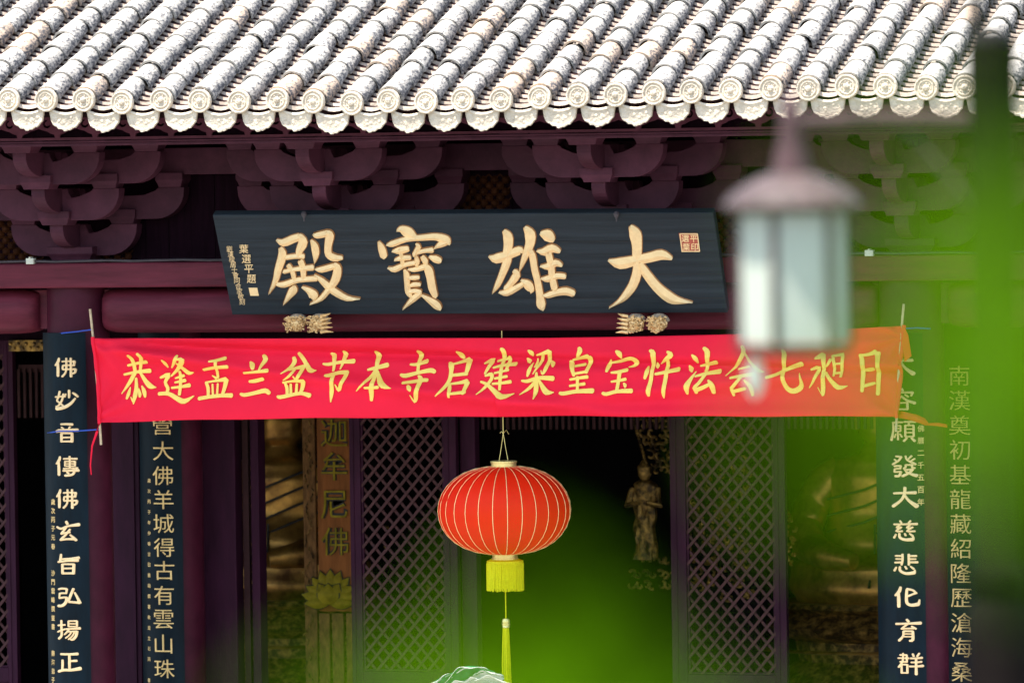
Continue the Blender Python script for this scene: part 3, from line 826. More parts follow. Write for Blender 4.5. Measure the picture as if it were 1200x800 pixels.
# ---- carved gilded supports under the plaque
def support(cxp, seed, label, flip):
    rr = random.Random(seed)
    c = at(cxp, 377, -.34)
    t = thing('gilded_support', label, 'carved support', c, 'gilded carved supports under the plaque')
    for s in (-1, 1):
        cx = c.x + s * .070
        m = MB(); m.lathe([(.0, .050), (.026, .047), (.048, .034), (.060, .016), (.064, .004), (.050, -.004), (0, -.006)], c=(cx, c.y + .02, c.z), n=20, sx=1.0, sy=.9,
                          fn=lambda t_, h: 1 + .05 * math.sin(5 * t_ + seed))
        hd = m.build('crest', 'liongrey', t, smooth=True)
        m = MB()
        for k in range(64):      # curling mane
            a = rr.uniform(-1, 1); zz = rr.uniform(-.055, .032); r_ = rr.uniform(.006, .013)
            x = cx + a * .068 * (1 - .25 * abs(zz) / .055); y = c.y - .05 * math.sqrt(max(.05, 1 - a * a)) - .015
            pts = []; sp_ = rr.choice((-1, 1)); ph = rr.uniform(0, 6)
            for q in range(6): an = ph + sp_ * q * .9; rad = r_ * (1 - q / 8); pts.append((x + rad * math.cos(an), y - .001 * q, c.z + zz + rad * math.sin(an)))
            m.tube(pts, [.0042, .0042, .004, .0038, .003, .002], 5)
        m.lathe([(.0, .03), (.04, .025), (.058, .0), (.055, -.03), (.03, -.055), (0, -.06)], c=(cx, c.y - .01, c.z), n=14, sx=1, sy=.9)
        m.build('carved_curls', 'gilt2', t, smooth=True)
        if (s == 1) != flip:
            for k in range(5):    # swept feathers on one side
                z = c.z + .045 - .024 * k; x0 = cx + s * .03
                m = MB(); m.tube([(x0, c.y - .055, z - .01), (x0 + s * .035, c.y - .062, z - .004), (x0 + s * (.062 + .004 * k), c.y - .05, z + .006 - .004 * k)], [.010, .0095, .002], 7)
                m.build('feather', 'gilt2', t, smooth=True)
    m = MB(); m.box(c.x - .05, c.x + .05, c.y + .0, -.15, c.z - .03, c.z + .02); m.build('bracket_tenon', 'beam', t)
    return t
M['gilt2'] = mat('bright_gilding', (.75, .47, .20), .35, .45, .35, 60, .3, 80)
support(360.5, 1, 'carved gilded support with swept feathers beneath the leftmost big plaque character', False)
support(758, 2, 'carved gilded support with two grey rounded crests beneath the rightmost big plaque character', True)

# ================================================================== red banner
YBN = -.40
BAN = thing('red_banner', 'long red cloth banner with yellow characters tied between two columns', 'banner', at(585, 440, YBN))
def lerp_tab(tab, x):
    for (a, b), (c, d) in zip(tab, tab[1:]):
        if x <= c: return b + (d - b) * (x - a) / (c - a)
    return tab[-1][1]
topc = [(104, 396), (300, 396.5), (640, 396), (760, 394), (860, 391.5), (960, 387), (1062, 381.5)]
botc = [(104, 494.5), (300, 490.5), (640, 487.5), (1062, 487.5)]
def ban_off(px, py):
    u = (px - 108) / 950; v = (py - 395) / 98
    d = .016 * math.sin(2.2 * v * 3 + 2.4 * u * 3.1 + .5) * math.exp(-((u - .35) / .5) ** 2)
    # a long slack fold sagging from the top-left corner
    f = v - (.05 + .85 * min(1, u * 1.55) ** .8); d += .042 * math.exp(-(f / .09) ** 2) * (1 - .55 * u)
    f = v - (.08 + .35 * u); d -= .028 * math.exp(-(f / .06) ** 2)
    f = v - (.78 - 1.0 * (u - .55)) if u > .5 else 9; d += .024 * math.exp(-(f / .10) ** 2)
    # puckers at the tied corners
    for (cu_, cv) in ((0, 0), (0, 1), (1, 0), (1, 1)):
        du, dv = (u - cu_) * 9.7, v - cv; r_ = math.hypot(du, dv); an = math.atan2(dv, du)
        d += .013 * math.sin(an * 9) * math.exp(-r_ / .8) * min(1, r_ * 3)
    d += .0035 * math.sin(u * 61 + v * 3) * (1 - v) 
    return d * 1.5
def ban(px, py, d=0.0):
    p = at(px, py, YBN); p.y -= ban_off(px, py) + d; return p
m = MB(); nx_, ny_ = 420, 44
for i in range(nx_ + 1):
    for j in range(ny_ + 1):
        s = i / nx_; px = 109.5 + (1060.5 - 109.5) * s
        t_ = j / ny_; py = lerp_tab(topc, px) * (1 - t_) + lerp_tab(botc, px) * t_
        px2 = px + (8 * t_ * max(0, 1 - s * 8) - 8 * t_ * max(0, 1 - (1 - s) * 8))
        m.v.append(ban(px2, py + .5 * math.sin(s * 40) * (1 if j == ny_ else 0)))
for i in range(nx_):
    for j in range(ny_):
        a = i * (ny_ + 1) + j; m.f.append((a, a + ny_ + 1, a + ny_ + 2, a + 1)); m.m.append(0)
cl = m.build('cloth', 'red', BAN, smooth=True); so_ = cl.modifiers.new('s', 'SOLIDIFY'); so_.thickness = .002; so_.offset = 1
def hem(pa, pb_, name='rolled_hem'):
    m = MB(); pts = [ban(pa[0] + (pb_[0] - pa[0]) * k / 14, pa[1] + (pb_[1] - pa[1]) * k / 14, .004) for k in range(15)]
    m.tube(pts, [.012 + .002 * math.sin(k * 1.7) for k in range(15)], 8); m.build(name, 'red', BAN, smooth=True)
hem((111, 394.5), (118, 496)); hem((1059, 381), (1052, 489))
BCH = [
 ((135, 400), "120,225,22 200,205,26 300,190,34;140,135,30 165,165,36 180,290,28;240,115,30 262,150,38 240,200,30 225,280,24;85,310,22 200,285,28 320,275,42;180,290,34 130,385,34 50,490,8;225,290,20 280,370,38 330,420,46 382,430,6;190,345,22 198,440,36 190,510,40 175,585,8;150,520,8 175,560,24;140,430,10 125,490,34 110,535,20;220,440,12 235,490,30 235,520,16;250,415,12 275,470,36 285,520,18"),
 ((135, 400), "465,175,20 485,205,36 500,240,14;615,130,24 590,180,30 535,245,10;600,165,14 665,170,44 610,240,34 520,325,14;600,205,20 650,260,36 690,295,38 735,290,6;560,345,16 640,320,30;555,385,18 650,365,34;525,435,22 610,425,26 690,410,40;605,280,22 610,330,28 605,420,28 598,500,26;420,340,22 500,310,40 465,380,28 490,440,30 480,485,26;410,490,34 500,490,36 590,540,44 650,560,46 735,510,10"),
 ((135, 400), "905,185,18 970,175,26 1045,155,34;835,265,24 940,245,28 1072,235,34;965,190,28 962,260,26 955,340,24;905,320,10 940,345,26;845,385,26 865,440,30 870,510,26;840,385,18 930,370,22 1030,355,44;1035,360,44 1020,440,34 1005,500,30;905,400,16 915,500,20;955,395,16 955,500,20;785,535,34 870,520,34 1000,505,36 1095,505,42"),
 ((275, 400), "155,190,16 180,220,44 190,255,30;265,130,26 290,165,44 265,220,30 245,275,12;95,295,20 200,285,24 325,270,38;135,375,24 190,370,36 270,350,32;58,490,24 100,500,34 200,480,36 290,460,44 330,485,34"),
 ((275, 400), "545,150,30 555,190,40 520,250,30 450,300,8;580,110,24 630,160,34 690,250,40 730,275,36 768,270,6;520,265,18 570,250,26 650,235,40;640,240,36 630,290,34 590,355,26 565,325,10;570,265,24 530,320,24 460,365,8;455,385,18 560,370,24 660,370,36;475,385,26 495,440,30 500,500,26;655,370,44 640,440,36 620,490,28;530,400,22 535,490,26;590,395,22 585,490,26;410,510,20 440,520,36 560,495,32 640,485,32 715,505,44"),
 ((275, 400), "820,210,18 870,215,30 980,195,30 1110,185,44;880,115,20 915,135,40 925,200,32 925,275,22;995,95,20 1020,125,44 1010,190,30 985,260,10;860,315,20 900,315,34 990,290,34 1060,290,40;1055,285,40 1050,340,36 1020,400,32 990,455,30 965,400,10;940,320,34 930,400,38 922,480,38 915,565,8"),
 ((410, 400), "165,265,22 230,250,34 345,220,46;215,100,26 250,140,48 245,230,34 240,350,36 225,460,46 215,550,26;235,270,30 200,340,32 80,462,8;250,270,24 290,350,40 340,410,50 418,435,6;165,432,22 230,430,26 295,425,30"),
 ((410, 400), "562,215,20 620,215,30 715,185,42;615,95,28 645,125,48 640,200,32 640,290,28;480,310,24 530,320,40 650,290,32 760,270,44 800,285,36;515,385,24 600,375,30 700,360,34 740,360,32;650,320,20 675,350,44 665,430,38 645,510,40 620,565,20 590,500,10;570,410,20 590,435,40 600,460,16"),
 ((410, 400), "985,100,20 1025,130,50 1050,160,20;930,200,24 950,225,50 955,280,38 945,360,36 900,440,30 830,510,8;955,215,20 1030,195,26 1100,170,44;1110,180,50 1110,240,44 1095,300,30;970,315,28 1040,308,30 1105,300,34;950,400,24 960,450,34 955,520,20;960,395,20 1040,385,28 1110,370,44;1115,380,44 1100,430,36 1085,485,30;975,485,24 1040,478,28 1105,470,30"),
 ((555, 395), "215,225,22 330,195,30;320,185,30 330,230,34 315,310,24;190,285,20 280,262,28 398,250,36;205,335,20 335,305,24;210,385,22 325,365,26;190,435,22 270,428,26 360,415,34;250,110,30 275,140,44 270,250,32 262,380,32 258,490,22;100,245,20 170,215,44 140,290,30 115,340,20;120,360,20 175,345,36 180,390,30 120,470,26 52,532,8;80,415,20 140,440,30 210,500,40 290,555,50 398,525,8"),
 ((555, 395), "510,125,20 540,150,44 550,175,14;490,200,18 515,225,40 525,240,14;555,240,10 530,310,36 515,365,16;585,170,16 640,155,28 700,135,46;710,135,40 700,220,34 680,300,34 655,345,16 640,310,8;645,165,26 620,250,28 565,345,8;590,200,10 590,260,26 575,280,10;710,220,14 740,250,38 745,275,16;465,405,20 520,410,34 620,380,34 755,385,48;600,330,20 600,400,36 595,500,42 585,575,10;590,410,26 540,470,30 450,535,8;625,400,20 660,470,44 700,515,50 762,515,8"),
 ((555, 395), "985,100,30 995,130,48 965,190,20;895,225,24 915,250,44 935,310,36 950,360,24;920,215,20 1000,195,28 1070,180,44;1085,190,54 1090,240,40 1065,330,30;955,270,22 1045,255,28;960,340,24 1060,322,26;915,395,22 1000,380,28 1078,370,34;910,455,22 1050,435,30;820,520,28 860,525,36 980,505,36 1130,500,48;985,370,28 985,500,26"),
 ((695, 395), "220,130,24 250,155,50 265,195,16;165,210,10 150,265,40 135,320,24;165,240,18 250,225,28 350,200,36 400,230,50 385,265,30 335,280,10;180,330,20 240,325,30 325,305,34;180,415,20 250,405,26 312,392,30;260,320,34 245,410,32 235,500,30;295,430,16 310,450,30 310,470,14;105,520,28 140,530,34 240,505,34 375,500,44"),
 ((695, 395), "515,275,14 510,320,40 490,385,26;595,240,14 600,270,34 605,290,12;535,125,26 565,150,50 560,260,36 550,400,36 530,500,44 530,548,24;700,135,20 735,165,50 680,210,30 630,250,8;590,345,26 690,325,32 805,300,44;700,210,30 695,300,36 685,420,38 670,520,34 668,570,8"),
 ((695, 395), "935,165,18 965,200,44 980,240,16;895,268,16 920,300,40 930,325,14;970,320,8 920,400,36 890,460,54 890,530,20;1000,270,18 1070,255,30 1155,235,38;1045,100,30 1078,140,50 1070,230,34 1060,320,30;965,365,20 1060,340,30 1190,320,46;1060,340,30 1010,420,30 965,465,30;965,470,40 975,520,30;970,495,40 1040,470,36 1100,440,30;1090,400,16 1125,450,50 1135,520,36"),
 ((800, 395), "560,85,30 575,140,40 520,240,30 410,360,8;590,150,14 650,260,30 700,310,34 760,325,10;515,300,16 615,275,24;455,380,22 560,360,30 670,345,40;560,365,26 500,440,30 460,480,30;465,490,34 480,545,24;470,510,34 590,480,30;590,400,14 640,460,44 655,545,24"),
 ((910, 390), "60,160,26 80,200,44 65,330,34 70,440,38 100,520,44 160,545,50 225,510,48 235,450,26 218,375,6;-85,415,28 0,390,30 120,330,36 240,290,46"),
 ((910, 390), "365,240,18 400,225,40 440,205,50;440,205,50 445,300,36 440,420,38 435,540,40 430,590,10 385,510,8;320,345,20 400,325,36 360,430,26 305,515,8;510,250,30 480,300,20 460,320,10;465,370,20 510,440,36 580,510,46 668,495,8;530,215,24 545,300,28 540,400,20;530,215,20 630,200,30;625,210,30 615,320,28 605,410,22;545,290,18 605,285,22;545,378,20 605,372,22"),
 ((910, 390), "785,205,30 805,260,44 810,400,40 805,545,30;790,210,24 870,200,30 930,175,44;950,190,60 960,280,40 955,420,40 945,575,36;820,350,22 870,345,36 920,335,30;810,500,28 880,480,30 920,470,24"),
]
for (ox, oy), txt in BCH:
    br = brush(txt, lambda x, y, d, ox=ox, oy=oy: ban(ox + x / 8, oy + y / 8, d), .0065, .0006, wscale=1.0, eps=.0003, zb=.0015)
    br.build('character', 'yellow', BAN)
# bamboo sticks, strings, tails
for pts, ends in (([(105.5, 362), (109, 394), (114, 450), (118.5, 521)], 'l'), ([(1059, 356), (1056.5, 385), (1053, 440), (1050, 505)], 'r')):
    m = MB(); m.tube([at(a, b, YBN + .012) for a, b in pts], .0075, 7); m.build('bamboo_stick', 'bamboo', BAN, smooth=True)
def ribbon(pts, wd, name='ribbon_tail', mt='ribbon'):
    m = MB()
    for i, (a, b, y) in enumerate(pts):
        w_ = wd[i] / 2
        p, q = at(a, b - w_, y), at(a, b + w_, y); m.v += [p, q]
    for i in range(len(pts) - 1): m.f.append((2 * i, 2 * i + 1, 2 * i + 3, 2 * i + 2)); m.m.append(0)
    o = m.build(name, mt, BAN, smooth=True); s_ = o.modifiers.new('s', 'SOLIDIFY'); s_.thickness = .002
ribbon([(1052, 485, -.41), (1062, 487, -.44), (1074, 490, -.42), (1084, 494, -.45), (1088, 497, -.42), (1098, 497, -.44), (1110, 499, -.43)], [9, 8, 9, 8, 3, 4, 4])
m = MB(); a = [at(1060, 384, -.43), at(1064, 392, -.44), at(1068, 417, -.45), at(1060, 424, -.42), at(1057, 402, -.41)]
m.add(a + [p + Vector((0, .004, 0)) for p in a], [(0, 1, 2, 3, 4), (9, 8, 7, 6, 5)] + [(i, i + 5, (i + 1) % 5 + 5, (i + 1) % 5) for i in range(5)]); m.build('corner_flap', 'ribbon', BAN)
m = MB(); m.tube([at(117, 493, -.41), at(114, 505, -.43), at(108, 522, -.42), at(106, 545, -.42), at(107, 556, -.41)], [.012, .008, .006, .0045, .003], 6); m.build('loose_end', 'red', BAN, smooth=True)
for a in (((62, 392, -.16), (75, 390, -.235), (90, 388.5, -.25), (108, 386, -.39)), ((56, 507, -.16), (70, 505, -.25), (88, 505, -.255), (117, 503, -.39)), ((1056, 385, -.39), (1075, 384, -.25), (1090, 385, -.15))):
    m = MB(); m.tube([at(*q) for q in a], .0042, 5); m.build('blue_string', 'blue', BAN)

# ================================================================== lantern
LY = -.16
lc = at(591, 597.5, LY)
LAN = thing('red_lantern', 'round red silk palace lantern with gold ribs and yellow tassel hanging in the doorway', 'lantern', lc)
RX, RZ = .398, .262
def lan_r(t): return (RX - .10) * abs(math.cos(t)) ** .82 + .10 * abs(math.cos(t)) ** .3   # flattened globe
M['ribgold'] = mat('gold_rib', (.95, .72, .30), .45, .15, .1, 20)
NR = 28
m = MB(); NS = NR * 4; prof = []
for k in range(29):
    t = R(-80 + 160 * k / 28); prof.append((RX * math.cos(t) ** .80 if True else 0, RZ * math.sin(t) / math.sin(R(80))))
m.lathe(prof, c=lc, n=NS, fn=lambda a, h: 1 - .010 * abs(math.cos(a * NR / 2)) ** 6)
m.build('silk_globe', 'silk', LAN, smooth=True)
for k in range(NR):
    a = (k + .5) * 2 * math.pi / NR
    m = MB(); pts = [lc + Vector(((r_ + .001) * math.cos(a), (r_ + .001) * math.sin(a), h)) for r_, h in prof[::2]]
    m.tube(pts, .0020, 6); m.build('rib', 'ribgold', LAN)
def cap(z0, z1, r_, name):
    m = MB(); m.lathe([(r_ * .9, z0), (r_, z0 + .004), (r_, z0 + .012), (r_ * .95, z0 + .014), (r_ * .95, z1 - .014), (r_, z1 - .012), (r_, z1 - .003), (r_ * .9, z1)], c=lc, n=36); m.build(name, 'brass', LAN, smooth=True)
cap(.252, .297, .080, 'top_collar'); cap(-.298, -.252, .080, 'bottom_collar')
m = MB(); rr = random.Random(3)
for k in range(150):
    a = 2 * math.pi * k / 150; r_ = .108 + rr.uniform(-.003, .003)
    p = lc + Vector((.088 * math.cos(a), .088 * math.sin(a), -.295)); q = lc + Vector((r_ * math.cos(a), r_ * math.sin(a), -.318)); e = lc + Vector((r_ * 1.0 * math.cos(a + rr.uniform(-.03, .03)), r_ * math.sin(a), -.478 + rr.uniform(-.006, .003)))
    m.tube([p, q, e], [.0028, .003, .0026], 4, cap=False)
m.lathe([(.09, -.296), (.110, -.302), (.110, -.318), (.104, -.318)], c=lc, n=32)
m.build('fringe', 'fringe', LAN, kind='stuff')
b_ = lc + Vector((0, 0, -.47)); knot = lc + Vector((0, 0, -.66))
m = MB(); m.tube([lc + Vector((0, 0, -.30)), b_, knot], .0035, 6); m.build('cord', 'fringe', LAN)
m = MB(); m.lathe([(.0, .012), (.018, .010), (.024, -.002), (.022, -.018), (.025, -.020), (.025, -.028), (.021, -.030), (.024, -.040), (.02, -.045)], c=knot, n=16); m.build('tassel_head', 'brass', LAN, smooth=True)
m = MB()
for k in range(60):
    a = rr.uniform(0, 6.28); r_ = math.sqrt(rr.random()) * .022
    m.tube([knot + Vector((r_ * .8 * math.cos(a), r_ * .8 * math.sin(a), -.035)), knot + Vector((r_ * 1.2 * math.cos(a), r_ * 1.2 * math.sin(a), -.25)), knot + Vector((r_ * 1.35 * math.cos(a) + .004, r_ * 1.3 * math.sin(a), -.50 + rr.uniform(-.012, .005)))], .0032, 4)
m.build('tassel', 'fringe', LAN, kind='stuff')
tp = at(589.5, 391, LY); tp.x = lc.x; tp.z = zb0 + .004
m = MB(); kn = lc + Vector((0, 0, .46)); m.tube([kn, tp], .003, 6)
for s in (-1, 1): m.tube([lc + Vector((.028 * s, 0, .295)), lc + Vector((.016 * s, 0, .36)), kn], .0016, 5)
m.tube([kn, kn + Vector((.02, 0, .02)), kn + Vector((.035, 0, -.005))], .0018, 5); m.tube([kn, kn + Vector((-.012, 0, .012)), kn + Vector((-.02, 0, .0))], .0018, 5)
m.build('hanging_string', 'brass', LAN)

# ================================================================== couplet boards
def ang_for(px, cx, cy, r_, z):
    lo, hi = -1.4, 1.4
    for _ in range(40):
        mid = (lo + hi) / 2
        if proj(Vector((cx + r_ * math.sin(mid), cy - r_ * math.cos(mid), z)))[0] < px: lo = mid
        else: hi = mid
    return lo
def couplet(cx, cy, rc, pxa, pxb, pyt, ztop, label, chars, tp, size, insc, mats=('navy', 'gold'), off=.02, sx=1.12, zbot=.7, dep=.5, big=False):
    """board wrapped round a column; tp = list of (px,py) of the characters"""
    r_ = rc + .028
    zr = at(tp[-1][0], 800, cy - r_).z
    aa, ab = ang_for(pxa, cx, cy, r_, zr), ang_for(pxb, cx, cy, r_, zr)
    t = thing('couplet_board', label, 'couplet board', (cx, cy - r_, zbot), 'curved couplet boards on the columns')
    m = MB(); n = 40
    for z in (zbot, ztop):
        for q in (r_, rc + .003):
            for k in range(n + 1):
                a = aa + (ab - aa) * k / n; m.v.append(Vector((cx + q * math.sin(a), cy - q * math.cos(a), z)))
    w1 = n + 1
    for k in range(n):
        m.f += [(k, k + 1, 2 * w1 + k + 1, 2 * w1 + k), (w1 + k, w1 + k + 1, 3 * w1 + k + 1, 3 * w1 + k), (k, k + 1, w1 + k + 1, w1 + k), (2 * w1 + k, 2 * w1 + k + 1, 3 * w1 + k + 1, 3 * w1 + k)]; m.m += [0] * 4
    m.f += [(0, w1, 3 * w1, 2 * w1), (n, w1 + n, 3 * w1 + n, 2 * w1 + n)]; m.m += [0, 0]
    m.build('board', mats[0], t, smooth=True)
    def place(px, py, u, v, d):
        z = at(px, py, cy - r_).z; a = ang_for(px, cx, cy, r_, z) + u / r_
        return Vector((cx + (r_ + d) * math.sin(a), cy - (r_ + d) * math.cos(a), z + v))
    for ch, (px, py) in zip(chars, tp):
        if big:
            z0 = at(px, py, cy - r_).z; a0 = ang_for(px, cx, cy, r_, z0)
            def pf(x, y, d, z0=z0, a0=a0):
                a = a0 + (x - 50) / 100 * size * sx / r_; z = z0 - (y - 50) / 100 * size * .93
                return Vector((cx + (r_ + d) * math.sin(a), cy - (r_ + d) * math.cos(a), z))
            brush(CLER[ch], pf, .003, .0035, edge=.6, zb=.0003).build('character', ['gold', 'goldedge'], t); continue
        vs, fs = glyph(ch, off, .06)
        z0 = at(px, py, cy - r_).z; a0 = ang_for(px, cx, cy, r_, z0)
        m = MB(); q = []
        for v in vs:
            a = a0 + v.x * size * sx / r_; d = .003 + v.z * size * dep
            q.append(Vector((cx + (r_ + d) * math.sin(a), cy - (r_ + d) * math.cos(a), z0 + v.y * size)))
        m.add(q, fs); m.build('character', mats[1], t)
    if insc:
        txt, x_, ya, yb, sz = insc; m = MB()
        for k, ch in enumerate(txt):
            if ch == ' ': continue
            py = ya + (yb - ya) * k / (len(txt) - 1); z0 = at(x_, py, cy - r_).z; a0 = ang_for(x_, cx, cy, r_, z0); vs, fs = glyph(ch, .01, .03)
            m.add([Vector((cx + (r_ + .002 + v.z * sz) * math.sin(a0 + v.x * sz / r_), cy - (r_ + .002 + v.z * sz) * math.cos(a0 + v.x * sz / r_), z0 + v.y * sz)) for v in vs], fs)
        m.build('inscription', 'goldthin', t, kind='stuff')
    return t
lin = lambda a, b, n: [(a[0] + (b[0] - a[0]) * k / (n - 1), a[1] + (b[1] - a[1]) * k / (n - 1)) for k in range(n)]
CLER = {'佛': '22,8,9 18,24,13 4,42,8;16,32,11 17,60,13 16,92,12;36,24,8 60,22,8 88,24,10;86,24,11 84,40,9;40,42,8 60,41,8 86,42,9;40,42,9 38,56,8 40,62,7;40,61,8 62,60,8 90,60,10;90,60,11 88,74,9 78,80,9;54,8,8 54,50,9 50,76,8 36,94,10;72,8,9 72,50,9 72,95,11', '妙': '24,10,10 18,34,10 10,52,8;10,54,8 26,66,9 40,80,8;40,22,9 34,50,9 20,74,9 6,82,7;4,36,8 24,34,8 46,32,9;64,4,10 64,26,10 63,40,8;50,22,8 46,36,7;78,16,8 90,26,11 98,36,9;88,42,8 70,66,12 44,84,15 10,92,15;10,92,14 8,78,6', '音': '28,10,9 50,9,10 76,11,12;30,24,8 40,32,7;66,22,8 60,32,7;14,38,10 50,36,9 96,36,13;6,44,12 30,42,10 98,40,10;30,52,11 30,92,11;30,52,8 74,52,9;74,52,11 73,92,12;32,72,8 72,71,8;30,90,8 74,90,9', '傳': '22,8,9 18,24,13 4,42,8;15,32,11 16,60,13 16,94,13;38,18,8 64,17,8 92,18,10;44,30,8 44,52,8;44,30,7 84,30,8;84,30,9 84,52,8;46,41,6 82,41,6;46,52,7 84,52,7;64,6,8 64,30,8 64,60,8;38,64,8 66,62,7 94,62,11;36,74,8 64,73,9 98,72,13;80,60,8 80,84,10 66,94,11 44,96,10;52,80,8 60,86,9', '玄': '46,4,12 52,16,12;4,30,10 24,38,10 50,26,9 98,18,16;48,28,9 36,46,10 24,62,10;24,62,9 46,56,9 62,54,9;62,40,9 44,66,10 22,88,10;20,90,10 50,86,9 80,86,11;62,66,8 76,80,11 86,92,12', '旨': '22,4,10 20,22,12 16,36,10;24,26,8 60,24,9 96,20,14;8,40,10 50,34,9 92,32,14;28,50,11 28,94,12;28,50,8 76,50,9;76,50,12 74,94,12;32,70,8 72,69,8;28,93,9 76,92,9', '弘': '8,14,9 26,10,9 46,12,9;46,12,11 44,32,8;12,34,8 28,32,8 46,32,8;14,34,9 12,54,9;12,56,8 30,52,9 46,52,9;46,52,12 42,74,13 26,90,13 6,92,12;74,10,11 64,36,11 54,66,10;54,72,10 74,74,10 96,76,13;78,28,8 88,50,10 98,78,13', '揚': '20,6,10 20,40,11 20,76,11 6,92,11;4,30,8 20,28,8 38,26,8;2,60,8 20,52,8 38,46,8;52,8,8 52,34,8;52,8,7 86,8,8;86,8,9 86,34,8;54,21,6 84,21,6;52,34,7 86,34,7;42,46,8 70,44,8 98,42,13;54,48,8 44,62,8 34,72,7;52,58,8 84,56,8;86,56,11 82,78,11 70,94,11 60,94,8;64,60,7 54,76,7 40,88,7;76,60,7 68,78,7 52,94,7', '正': '16,10,10 54,10,10 88,8,13;54,12,10 54,46,11 54,82,10;54,42,9 84,40,11;24,38,11 24,60,11 22,84,10;4,92,12 30,84,12 60,84,12 98,76,17', '大': '8,30,9 50,28,10 92,27,14;52,4,12 50,34,11 36,62,11 4,88,14;50,36,9 66,62,11 96,88,19', '容': '50,2,10 54,12,9;10,22,9 12,34,8;12,20,8 50,18,8 90,18,10;90,18,10 84,34,7;36,28,7 28,40,7;62,28,7 74,38,8;50,34,8 30,54,9 4,68,10;50,36,8 70,54,10 98,66,13;32,64,9 32,94,10;32,64,7 70,64,8;70,64,9 70,94,10;32,92,8 70,92,8', '願': '10,12,8 30,10,8 50,10,8;12,12,8 12,50,9 4,90,12;30,14,6 24,24,6;22,26,7 22,50,7;22,26,6 42,26,7;42,26,7 42,50,7;22,38,5 42,38,5;22,50,6 42,50,6;32,50,7 32,88,8;24,62,6 18,78,7;40,62,6 48,76,7;56,8,8 76,8,8 98,8,10;74,10,7 72,22,7;60,24,8 60,74,8;60,24,7 90,24,7;90,24,8 90,74,8;62,40,6 88,40,6;62,56,6 88,56,6;60,74,7 90,74,7;66,80,8 54,94,9;82,80,8 94,94,11', '發': '20,6,8 42,8,8;42,8,9 30,26,9 6,42,9;14,20,7 24,28,7;58,4,7 64,22,8 94,42,11;80,4,8 66,20,7;92,16,7 76,28,7;14,50,8 40,48,8;40,48,9 38,60,7;16,62,7 40,60,7;16,62,8 14,74,8;14,76,7 40,74,8;40,74,11 34,92,10 18,94,10;58,44,8 58,54,8 50,60,7;58,44,7 82,44,8;82,44,8 82,56,8 92,58,8;54,66,8 84,64,8;84,64,10 70,80,10 46,94,11;58,72,7 76,84,10 98,92,15', '慈': '30,4,8 36,14,8;70,4,8 62,14,8;6,20,8 50,19,8 94,18,11;30,24,8 16,34,8 34,36,8;36,32,8 14,50,8 40,50,8;68,24,8 56,34,8 74,36,8;78,32,8 56,50,8 86,50,8;14,64,8 6,80,10;28,60,9 30,78,11 50,88,12 78,86,16;78,86,12 80,74,6;48,60,7 52,70,8;66,60,7 78,72,9', '悲': '38,4,9 38,30,9 34,52,9;10,12,8 36,12,8;12,26,7 36,26,7;8,42,8 36,40,8;62,4,9 62,52,9;64,12,8 90,12,9;64,26,7 88,26,7;64,40,8 94,40,10;14,62,8 6,78,10;28,60,9 30,78,11 52,90,12 82,86,15;82,86,11 84,74,6;48,58,7 54,70,8;68,58,7 80,70,9', '化': '26,6,10 20,26,14 4,44,9;17,34,12 18,64,14 18,94,13;50,14,10 72,20,9 82,32,9;54,46,10 70,38,8 86,32,8;50,16,10 48,50,11 50,76,12 66,86,13 92,82,16;92,82,12 96,62,6', '育': '46,2,10 54,12,10;4,22,10 50,20,9 98,18,14;50,22,8 36,34,8 26,44,8;26,44,7 50,42,7 72,42,8;64,32,8 80,44,9;34,54,9 32,76,9 16,96,11;34,54,8 68,54,8;68,54,10 68,92,11 56,96,9;36,66,6 66,66,6;36,78,6 66,78,6', '群': '14,12,8 40,12,8;40,12,8 40,42,8;6,26,7 48,26,8;14,42,7 42,42,7;26,4,7 24,40,8 8,66,9;20,54,8 20,92,9;20,54,7 42,54,7;42,54,8 42,92,9;20,91,7 42,91,7;62,6,8 66,18,8;86,4,8 78,18,8;54,26,8 74,26,8 96,24,10;56,44,7 74,44,8 94,42,9;50,62,8 74,62,8 99,60,12;74,26,9 74,62,9 74,98,11'}
couplet(AX1, 0, RC, 57, 107, 390, at(80, 390, -.22).z, 'navy curved board on the front left column with large gold characters', '佛妙音傳佛玄旨弘揚正', lin((77, 430), (80.5, 776), 10), .140,
        ('歲次丙子元春  沙門雲峰撰並書  南海弟子', 62.5, 588, 797, .036), big=True)
couplet(C2X, 1.0, .185, 168, 217, 390, 3.6, 'dark navy board with thin gold characters on the inner left column', '營大佛羊城得古有雲山珠', [(190, 498), (191, 528), (190.5, 557), (191.5, 585), (191.5, 613), (192, 641), (192.5, 668), (192, 697), (191.5, 725), (191.5, 754), (192.5, 783)], .118,
        ('歲次丙子年仲春吉日植勛撰書敬並立石丙 書', 175, 563, 797, .026), off=-.004, mats=('navy', 'goldthin'))
couplet(AX2, 0, RC, 1030, 1086, 390, at(1060, 390, -.22).z, 'navy curved board on the front right column half behind the banner end', '大容願發大慈悲化育群', [(1056, 428), (1057, 468), (1058, 505), (1059, 546), (1060, 583), (1061, 622), (1061.5, 661), (1063, 699), (1064, 738), (1066, 777)], .142,
        ('佛曆二千五百年', 1079, 502, 588, .040), big=True)
couplet(C4X, 1.0, .185, 1106, 1152, 390, 3.6, 'dim board with thin gold characters at far right behind the green blur', '南漢奠初基龍藏紹隆歷滄海桑', lin((1124, 440), (1127, 787), 13), .118, None, off=-.006, mats=('navy', 'goldthin'))
#--PART4--
# ================================================================== inside the hall
YI = 3.0
